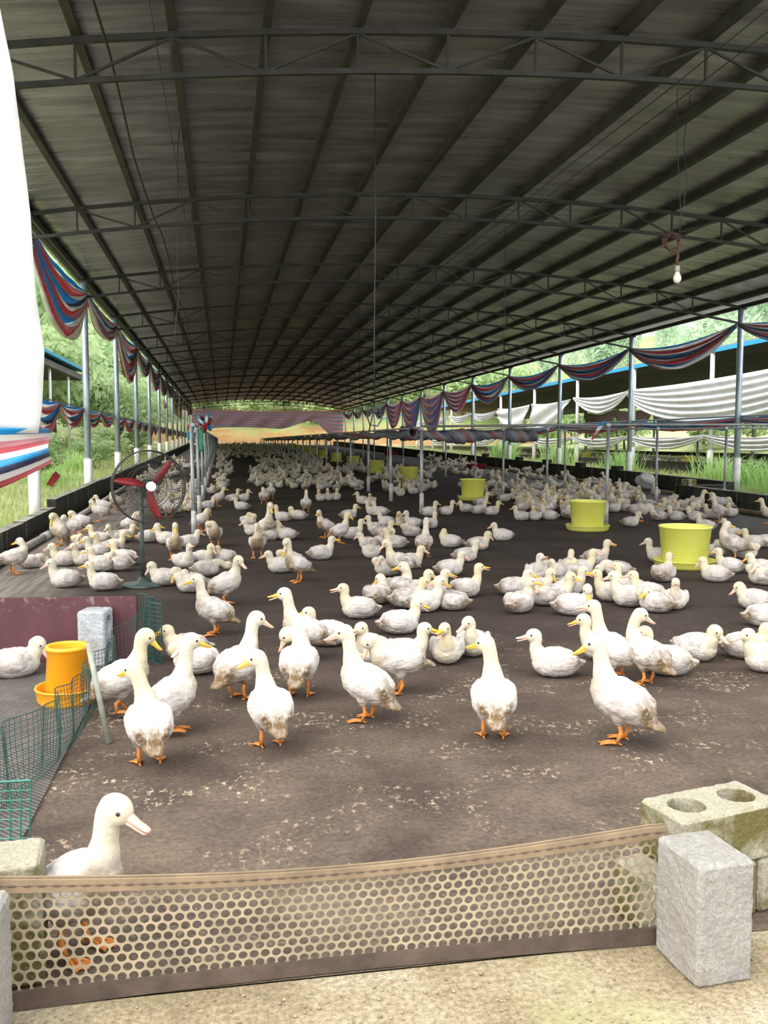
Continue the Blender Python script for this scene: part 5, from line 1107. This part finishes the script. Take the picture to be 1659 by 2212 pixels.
d('Z1', 1050, 878, 'R', 150, 'white duck with its orange foot stretched out behind it', nk=1.0, grey=.1); d('Z1', 900, 800, 'R', 200, 'white duck pressed into the heart of the huddle left of the fan', nk=1.3); d('Z1', 975, 770, 'R', 350, 'white duck with a yellow bill, inner side of the huddle left of the fan', nk=1.1, bill='y')
d('Z1', 555, 1074, 'R', 184, 'bright white duck resting alone behind the maroon board, pink bill', nk=1.15, hp=-18, bill='p', grey=0, cream=.3, sc=1.05); d('Z1', 880, 1100, 'R', 172, 'white duck resting behind the maroon board with an open yellow bill', nk=1.25, opn=9, hp=-2, bill='y', grey=.4)
d('Z1', 1400, 1058, 'R', 176, 'duck resting against the fan base with its bill drawn in', nk=.75, hp=-45, hy=15, bill='p', grey=.4)
d('Z1', 1625, 1106, 'R', 190, 'white duck preening its breast just beyond the fan base', mode='chest', hy=20, bill='y')

def plumage_colour(o, opt):
    o.color = (opt.get('dirt', random.uniform(.25, .6)), opt.get('grey', random.uniform(.15, .6)), opt.get('cream', random.uniform(.35, .85)), 1)
specs, placed, jobs = [], [], []
for i, (tile, x, y, kind, hd, label, o) in enumerate(D):
    x0, y0, k = TILE[tile]; px, py = x0 + x / k, y0 + y / k
    p = at(px, py); dirv = Vector((p.x, p.y, 0)).normalized()
    if kind == 'R': p = p + dirv * .075
    if p.y < 18.7: p.x = min(p.x, 9.42)
    p.z = zf(p.y)
    s = pose_spec(kind, o.get('hy', 0), o.get('hp', random.uniform(-15, -4)), o.get('nk', 1.0), o.get('tilt', 0), o.get('mode', ''), o.get('lean', 0), o.get('step', 0))
    vox = .0055 if py > 1330 else .0068 if py > 1200 else .009
    queue_body(s, vox, i * 3.1); jobs.append((s, p, px, py, kind, hd, label, o))
bodies = flush_bodies()
for (s, p, px, py, kind, hd, label, o), me in zip(jobs, bodies):
    duck = bpy.data.objects.new('duck', me); COL.objects.link(duck)
    ang = math.radians(hd) - YAW - math.atan((px - CX) / FPX); sc = o.get('sc', 1.0) * random.uniform(.97, 1.03)
    duck.location = p; duck.rotation_euler = (0, 0, ang); duck.scale = (sc,) * 3; plumage_colour(duck, o)
    tag(duck, label, 'duck', 'white ducks on the shed floor'); placed.append((p.x, p.y))
    up = M['bill_' + o.get('bill', random.choice('yp'))]
    bl = bpy.data.objects.new('bill', bill_mesh('bill', s, [up, up if not o.get('opn') else M['bill_p'], M['mouth']], o.get('opn', 0))); COL.objects.link(bl); bl.parent = duck
    bl['label'] = ('open ' if o.get('opn') else '') + ('yellow bill' if up is M['bill_y'] else 'pink bill')
    for sg in (-1, 1):
        e = bpy.data.objects.new('eye', eye_mesh('eye', s, sg)); COL.objects.link(e); e.parent = duck
        if kind == 'S': l = bpy.data.objects.new('leg', leg_of(sg, o.get('step', 0))); COL.objects.link(l); l.parent = duck; l['label'] = 'orange leg with webbed foot'

# --- the flock further back: the nearest are single ducks copied from a dozen postures, the distant crowd is one object
protos = []
PS = [('R', dict(nk=.85)), ('R', dict(nk=.9, hy=35)), ('R', dict(nk=.6, hy=-40, hp=-25)), ('R', dict(mode='tuck', hy=130)), ('R', dict(nk=1.1, hp=5)), ('R', dict(mode='tuck', hy=-60)), ('R', dict(nk=.5, hp=-35)), ('R', dict(mode='low')),
      ('S', dict(nk=.9)), ('S', dict(nk=1.1, hy=60)), ('S', dict(mode='chest', hy=20)), ('S', dict(mode='low', tilt=-18))]
PN = ['upright resting', 'resting side-glancing', 'resting low-headed', 'sleeping', 'resting bill-lifting', 'curled up', 'huddled', 'dabbling', 'standing', 'standing side-glancing', 'standing preening', 'stooping']
ss = [pose_spec(k, **kw) for k, kw in PS]
for i, s in enumerate(ss): queue_body(s, .0105, 50 + i)
for i, me in enumerate(flush_bodies()): protos.append((me, bill_mesh('bill', ss[i], [M['bill_y'], M['bill_y'], M['mouth']]), ss[i]))
def inpoly(x, y, P):
    c = False
    for (x1, y1), (x2, y2) in zip(P, P[1:] + P[:1]):
        if (y1 > y) != (y2 > y) and x < (x2 - x1) * (y - y1) / (y2 - y1) + x1: c = not c
    return c
POLY = [  # outlines on the photograph, gap between ducks in metres, where
    ([(296, 1062), (300, 1030), (372, 992), (405, 972), (440, 968), (462, 985), (430, 1030), (424, 1066), (412, 1100), (345, 1118), (330, 1080)], .30, 'mossy wall flock beyond fan'),
    ([(472, 958), (600, 956), (720, 975), (770, 1000), (800, 1035), (700, 1040), (640, 1032), (600, 1008), (520, 1008), (470, 1012)], .33, 'crowd between pen post rows'),
    ([(540, 1008), (640, 1010), (760, 1035), (790, 1064), (700, 1060), (545, 1052)], .37, 'near edge of pen post crowd'),
    ([(455, 1010), (500, 1010), (500, 1025), (480, 1070), (448, 1070)], .5, 'beside fan row pen posts'),
    ([(740, 968), (900, 975), (960, 1000), (985, 1048), (930, 1062), (860, 1075), (800, 1050), (760, 1010)], .36, 'around feeders beyond third'),
    ([(900, 985), (1000, 990), (1090, 1003), (1200, 1018), (1260, 1040), (1240, 1050), (1120, 1030), (1000, 1012), (910, 1000)], .33, 'line along far low wall'),
    ([(960, 1010), (1080, 1030), (1120, 1055), (1110, 1075), (1060, 1080), (1000, 1062)], .42, 'between third feeder and tray'),
    ([(1100, 1060), (1180, 1050), (1250, 1060), (1325, 1082), (1330, 1106), (1215, 1122), (1120, 1105)], .30, 'flock behind second feeder'),
    ([(1250, 1028), (1345, 1035), (1362, 1070), (1440, 1090), (1520, 1108), (1520, 1120), (1340, 1098), (1250, 1062)], .33, 'flock by jutting wall corner'),
]
cand = []
rs = random.Random(21)
for pi, (P, gap, where) in enumerate(POLY):
    xs_ = [a for a, _ in P]; ys_ = [c for _, c in P]; tries = 0; cell = {}
    wpts = [at(a, c) for a, c in P]; area = abs(sum(p.x * q.y - q.x * p.y for p, q in zip(wpts, wpts[1:] + wpts[:1]))) / 2
    n = int(area / gap ** 2 * 5)
    ymin, ymax = min(p.y for p in wpts), max(p.y for p in wpts); xmin, xmax = min(p.x for p in wpts), max(p.x for p in wpts)
    wp = [(p.x, p.y) for p in wpts]
    for _ in range(min(n, 26000)):
        X, Y = rs.uniform(xmin, xmax), rs.uniform(ymin, ymax)
        if inpoly(X, Y, wp) and not (Y > 24 and mnoise.noise(Vector((X * .55, Y * .16, 4))) < -.12): cand.append((Y, X, gap * (1 + .45 * min(1, max(0, (Y - 24) / 25))), where))
cand.sort(); acc = []; G = {}
OBST = [(o.location.x, o.location.y, .42) for o in bpy.data.objects if o.name.startswith('poultry_feeder')] + [(o.location.x, o.location.y, .20) for o in bpy.data.objects if o.name.startswith('pen_post')] + [(o.location.x, o.location.y, .55) for o in bpy.data.objects if o.name.startswith('red_tray')]
for X, Y in placed: G.setdefault((int(X // .4), int(Y // .4)), []).append((X, Y, .3))
for Y, X, gap, where in cand:
    c = (int(X // .4), int(Y // .4)); ok = True
    if X < -2.35 or X > 10.75 or (X > 9.4 and Y < 18.8): continue
    for i in (-1, 0, 1):
        for j in (-1, 0, 1):
            for (a, b_, g) in G.get((c[0] + i, c[1] + j), ()):
                if (a - X) ** 2 + (b_ - Y) ** 2 < gap * gap: ok = False
    if ok and any((a - X) ** 2 + (b_ - Y) ** 2 < r * r for a, b_, r in OBST): ok = False
    if ok: G.setdefault(c, []).append((X, Y, gap)); acc.append((Y, X, where))
NSINGLE = max(0, 298 - len(D))
cnt = {}
def facing(a):
    a = a % 360
    return 'side-on one way' if False else ('facing grass' if a < 50 or a > 310 else 'tail-on' if a < 130 else 'facing hillside' if a < 230 else 'breast-on')
for Y, X, where in acc[:NSINGLE]:
    i = rs.choices(range(12), [7, 6, 6, 5, 4, 4, 5, 2, 3, 1.5, 1.5, 1])[0]; me, bm_, s = protos[i]; hd = rs.choice([0, 0, 180, 180, 90, 270]) + rs.uniform(-40, 40)
    o = bpy.data.objects.new('duck', me); COL.objects.link(o); o.location = (X, Y, zf(Y)); o.rotation_euler = (0, 0, math.radians(hd)); k = rs.uniform(.92, 1.05); o.scale = (k, k, k)
    plumage_colour(o, {'dirt': rs.uniform(.3, .9), 'grey': rs.uniform(.1, .7), 'cream': rs.uniform(.3, .9)})
    key = (PN[i], facing(hd), where); cnt[key] = cnt.get(key, -1) + 1
    tag(o, f"{PN[i]} duck {facing(hd)}, {where}, {nth(cnt[key])} of these", 'duck', 'white ducks on the shed floor')
    b_ = bpy.data.objects.new('bill', bm_); COL.objects.link(b_); b_.parent = o
# the rest of the crowd
lowp = []
for i in (0, 1, 2, 3, 4, 6, 8, 10): queue_body(ss[i], .019, 90 + i)
for me in flush_bodies():
    n = len(me.vertices); co = np.empty(n * 3, np.float32); me.vertices.foreach_get('co', co)
    zo = np.empty(n * 4, np.float32); me.attributes['zone'].data.foreach_get('color', zo)
    fs = [tuple(p.vertices) for p in me.polygons]; lowp.append((co.reshape(-1, 3), fs, zo.reshape(-1, 4))); bpy.data.meshes.remove(me)
lowbill = []
for i in (0, 1, 2, 3, 4, 6, 8, 10):
    b_ = MB(); hf = frame(ss[i]['hy'], ss[i]['hp']); b_.loft([ss[i]['H'] + hf @ Vector((x, 0, z)) for x, z in ((.03, 0), (.07, -.008), (.1, -.012))], [(.014, .014), (.014, .007), (.008, .003)], 1, 6, hf @ Vector((0, 1, 0))); lowbill.append((np.array(b_.v), b_.f))
def crowd(name, spots, label):
    V, F, MI, Z, base = [], [], [], [], 0
    for (X, Y, z, a, k, i) in spots:
        co, fs, zo = lowp[i]; c_, s_ = math.cos(a) * k, math.sin(a) * k
        for (cc, ff, mi, zz_) in ((co, fs, 0, zo), (lowbill[i][0], lowbill[i][1], 1, np.tile([0, 0, 0, 1], (len(lowbill[i][0]), 1)))):
            q = np.stack([cc[:, 0] * c_ - cc[:, 1] * s_ + X, cc[:, 0] * s_ + cc[:, 1] * c_ + Y, cc[:, 2] * k + z], 1); V.append(q); Z.append(zz_)
            F += [tuple(v + base for v in f) for f in ff]; MI += [mi] * len(ff); base += len(cc)
    me = bpy.data.meshes.new(name); me.from_pydata(np.concatenate(V).tolist(), [], F); me.update(); me.materials.append(M['feather']); me.materials.append(M['bill_y'])
    me.polygons.foreach_set('material_index', MI); me.polygons.foreach_set('use_smooth', [True] * len(F))
    me.attributes.new('zone', 'FLOAT_COLOR', 'POINT').data.foreach_set('color', np.concatenate(Z).astype(np.float32).ravel())
    o = bpy.data.objects.new(name, me); COL.objects.link(o); o.color = (.7, .45, .6, 1); return tag(o, label, 'ducks', None, 'stuff')
crowd('duck_flock', [(X, Y, zf(Y), rs.uniform(0, 6.28), rs.uniform(.92, 1.05), rs.choice([0, 1, 2, 3, 4, 5, 0, 3, 6, 7])) for Y, X, where in acc[NSINGLE:]], 'dense crowd of white ducks filling the far half of the shed')
crowd('duck_flock', [(rs.choice([rs.gauss(17.1, .3), rs.uniform(17, 24)]), rs.uniform(20, 60), .345, rs.uniform(0, 6.28), rs.uniform(.9, 1.05), rs.choice([0, 1, 2, 3, 4, 6])) for _ in range(260)], 'white ducks inside the neighbouring blue-roofed shed')
bpy.data.scenes.remove(TMP)
print('ducks', len(D), 'singles', min(NSINGLE, len(acc)), 'crowd', len(acc) - NSINGLE)
# ------------------------------------------------------------------ grass, reeds, trees
def blades(name, spots, mat, label, seg=3):
    V, F = [], []
    rr = random.Random(11)
    for (x, y, z, h, w, lean) in spots:
        a = rr.uniform(0, 6.28); dx, dy = math.cos(a), math.sin(a); px, py = -dy * w / 2, dx * w / 2; n = len(V)
        for k in range(seg):
            t = k / seg; bx, by, bz = x + dx * lean * t * t * h, y + dy * lean * t * t * h, z + h * t * (1 - .25 * lean * t); s = 1 - .6 * t
            V += [(bx - px * s, by - py * s, bz), (bx + px * s, by + py * s, bz)]
        V.append((x + dx * lean * h, y + dy * lean * h, z + h * (1 - .3 * lean)))
        for k in range(seg - 1): F.append((n + 2 * k, n + 2 * k + 1, n + 2 * k + 3, n + 2 * k + 2))
        F.append((n + 2 * seg - 2, n + 2 * seg - 1, n + 2 * seg))
    me = bpy.data.meshes.new(name); me.from_pydata(V, [], F); me.materials.append(mat); o = bpy.data.objects.new(name, me); COL.objects.link(o)
    return o if label is None else tag(o, label, 'grass', None, 'stuff')
rg = random.Random(4)
sp = []
for _ in range(17000):
    y = 10 + 50 * rg.random() ** 1.6; x = -3.35 - 9 * rg.random() ** 1.4
    sp.append((x, y, gz(x, y) + .0, rg.uniform(.12, .45), rg.uniform(.012, .03), rg.uniform(.2, .8) * min(1, (-3.2 - x) / .4)))
blades('grass', sp, M['grass'], 'rough green and straw-coloured grass on the hillside by the mossy wall')
sp = []; sp2 = []
for _ in range(17000):
    y = 9 + 60 * rg.random() ** 1.5; lo = 10.5 if y < 18.0 else 11.6; x = rg.uniform(lo, 15.6)
    (sp2 if x < 11.6 else sp).append((x, y, gz(x, y), rg.uniform(.15, .42), rg.uniform(.012, .03), rg.uniform(.3, 1.0)))
blades('grass', sp, M['grass'], 'rough dry grass on the strip between the two sheds')
blades('grass', sp2, M['grass'], 'rough dry grass right behind the jutting low wall')
for i, (x, y, n, h, lab) in enumerate([(12.9, 19.0, 260, 1.15, 'in front of the thin post'), (13.7, 21.5, 260, 1.2, 'behind the boulder'), (13.3, 17.3, 200, 1.0, 'nearest the big sleeved post'), (14.4, 24.5, 240, 1.2, 'under the big bleached tarpaulin'), (12.6, 15.6, 160, .8, 'at the picture edge'),
        (13.8, 30, 240, 1.2, 'beyond the second sleeved post'), (14.2, 37, 260, 1.5, 'under the white triangular flap'), (13.4, 42, 260, 1.6, 'farthest along the strip'), (14.9, 19.8, 220, 1.0, 'close to the neighbouring shed'), (-5.2, 33, 200, 1.0, 'on the hillside behind the fan'), (-4.6, 26, 160, .8, 'on the hillside by the third sleeved post'), (-5.9, 41, 220, 1.2, 'on the hillside beyond the fourth sleeved post')]):
    s_ = [(x + max(-.6, min(.6, rg.gauss(0, .34))), y + max(-.7, min(.7, rg.gauss(0, .4))), gz(x, y) - .02, h * rg.uniform(.45, 1.0), rg.uniform(.022, .045), rg.uniform(.2, .75)) for _ in range(n)]
    o = blades('tall_grass_clump', s_, M['reed'], None, 4); tag(o, 'bright green clump of tall grass ' + lab, 'grass clump', 'tall grass clumps')
def crown_mesh(name, n, rx, rz, leaf, mat, seed, shell=.45, base=0.0):
    rr = np.random.default_rng(seed); d_ = rr.normal(size=(n, 3)); d_ /= np.linalg.norm(d_, axis=1)[:, None]
    r = (shell + (1 - shell) * rr.random(n) ** .6)[:, None]
    lump = 1 + .28 * np.sin(d_[:, :1] * 5 + seed) * np.sin(d_[:, 1:2] * 6 + seed * 2) + .2 * np.sin(d_[:, 2:] * 7 + seed)
    c = d_ * r * lump * np.array([rx, rx, rz]) + np.array([0, 0, rz + base])
    u = rr.normal(size=(n, 3)); u /= np.linalg.norm(u, axis=1)[:, None]; w = np.cross(u, rr.normal(size=(n, 3))); w /= np.linalg.norm(w, axis=1)[:, None]
    L = (leaf * (.6 + .8 * rr.random(n)))[:, None]
    V = np.stack([c - u * L, c + w * L * .42, c + u * L, c - w * L * .42], 1).reshape(-1, 3)
    me = bpy.data.meshes.new(name); me.from_pydata(V.tolist(), [], [(4 * i, 4 * i + 1, 4 * i + 2, 4 * i + 3) for i in range(n)]); me.materials.append(mat); return me
def trunk_mesh(name, h, r, mat, seed, branches=5):
    b = MB(); rr = random.Random(seed); pts = [Vector((0, 0, -.4))]
    for i in range(6): pts.append(Vector((rr.uniform(-.1, .1) * i * .4, rr.uniform(-.1, .1) * i * .4, h * (i + 1) / 6)))
    b.tube(pts, [r * (1 - .13 * i) for i in range(7)], 8)
    for i in range(branches):
        p = pts[3 + i % 3]; a = rr.uniform(0, 6.28); b.tube([p, p + Vector((math.cos(a) * h * .1, math.sin(a) * h * .1, h * .1)), p + Vector((math.cos(a) * h * .16, math.sin(a) * h * .16, h * .22))], [r * .4, r * .25, r * .1], 6)
    return b.mesh(name, mat, True)
bush = [(crown_mesh('crown', 3400, 2.3, 2.0, .20, M['leaf'], 3 + i, .35, .5 + .3 * i), trunk_mesh('trunk', 3.0, .12, M['barkdark'], i)) for i in range(3)]
euca = [(crown_mesh('crown', 1300, 1.7, 4.2, .24, M['leafpale'], 30 + i, .2, 5.2), trunk_mesh('trunk', 12.5, .13, M['bark'], 9 + i)) for i in range(3)]
def tree(lib, i, x, y, z, k, label, group, kz=1.0):
    cm, tm = lib[i % len(lib)]
    t = empty('tree', (x, y, z), rg.uniform(0, 6.28), label, 'tree', group); t.scale = (k, k, k * kz)
    for nm, me in (('crown', cm), ('trunk', tm)):
        o = bpy.data.objects.new(nm, me); COL.objects.link(o); o.parent = t
n = 0
def ok_sight(x, y): return not (-12.5 < x < -5.5 and 18 < y < 47 and x / y > -.30 and y < 47)
for (x, y, k, kz) in [(-7.2, 17.5, .62, 1.0), (-9.5, 22, 1.1, 1.2), (-7.4, 24.5, .45, .8), (-13.5, 27, 1.5, 1.3), (-15, 34, 1.7, 1.4), (-14.5, 41, 1.6, 1.4), (-17, 48, 1.9, 1.4), (-8.6, 49.5, 1.2, 1.2), (-6.6, 52, .9, 1.1), (-10.5, 55, 1.6, 1.4), (-7.2, 59, 1.2, 1.2), (-9.5, 66, 1.7, 1.4), (-6.8, 72, 1.2, 1.2), (-9, 80, 1.7, 1.4), (-6.5, 86, 1.2, 1.1), (-20, 58, 2.2, 1.5), (-14, 70, 2.1, 1.5), (-22, 75, 2.4, 1.5), (-13, 92, 2.2, 1.4), (-24, 40, 2.3, 1.5), (-21, 28, 2.1, 1.4), (-5.6, 45, .5, .8), (-5.3, 56, .5, .8), (-5.0, 37, .33, .8), (-5.8, 29.5, .4, .8), (-14, 20, 1.6, 1.3), (-19, 22, 2.0, 1.4)]:
    tree(bush, n, x, y, gz(x, y) - .1, k, 'leafy green tree on the slope beyond the mossy hillside wall', 'trees on the hillside', kz); n += 1
for (x, y, k) in [(3, 101, 1.2), (-2, 103, 1.5), (7, 103, 1.1), (10.5, 101, 1.2), (14, 104, 1.5), (0.5, 108, 1.8), (5.5, 110, 1.9), (11, 110, 1.9), (17.5, 108, 1.7), (21, 106, 1.5), (24.5, 109, 1.8), (-6, 107, 2.0), (28, 104, 1.6), (32, 100, 1.5)]:
    tree(bush, n, x, y, gz(x, y) - .2, k, 'dense green bush on the bank beyond the far end of the shed', 'bushes on the far bank'); n += 1
rt = random.Random(15)
for i in range(58):
    x = 33 + 24 * rt.random(); y = 24 + 84 * rt.random()
    tree(euca, i, x, y, gz(x, y) - .2, rt.uniform(.85, 1.25), 'slim pale-trunked forest tree behind the blue-roofed shed', 'forest trees behind the blue-roofed shed')
for i in range(16):
    x = 31 + 4 * rt.random(); y = 26 + 5 * i + rt.random() * 2
    tree(bush, i, x, y, gz(x, y) - .2, rt.uniform(.6, 1.0), 'low leafy bush along the far side of the blue-roofed shed', 'bushes behind the blue-roofed shed')

rp = random.Random(8); b = MB()
for _ in range(900):
    x, y = rp.uniform(-.9, 1.9), rp.uniform(1.55, 2.21); s = rp.uniform(.002, .006) * (1.5 if rp.random() < .06 else 1)
    if 1.12 < x < 1.38 and y > 2.0 or x < -.48 and y > 2.0: continue
    m3 = Matrix.Rotation(rp.uniform(0, 6), 3, 'Z'); b.ellipsoid((x, y, s * .35 + .002), (s, s * rp.uniform(.5, .9), s * .6), m3, 7, 5)
tag(b.build('gravel', plain('pale_grit', (.27, .22, .145), .9, 0, .5, 40, 0), None, True), 'loose pale grit scattered on the yard before the gate', 'gravel', None, 'stuff')
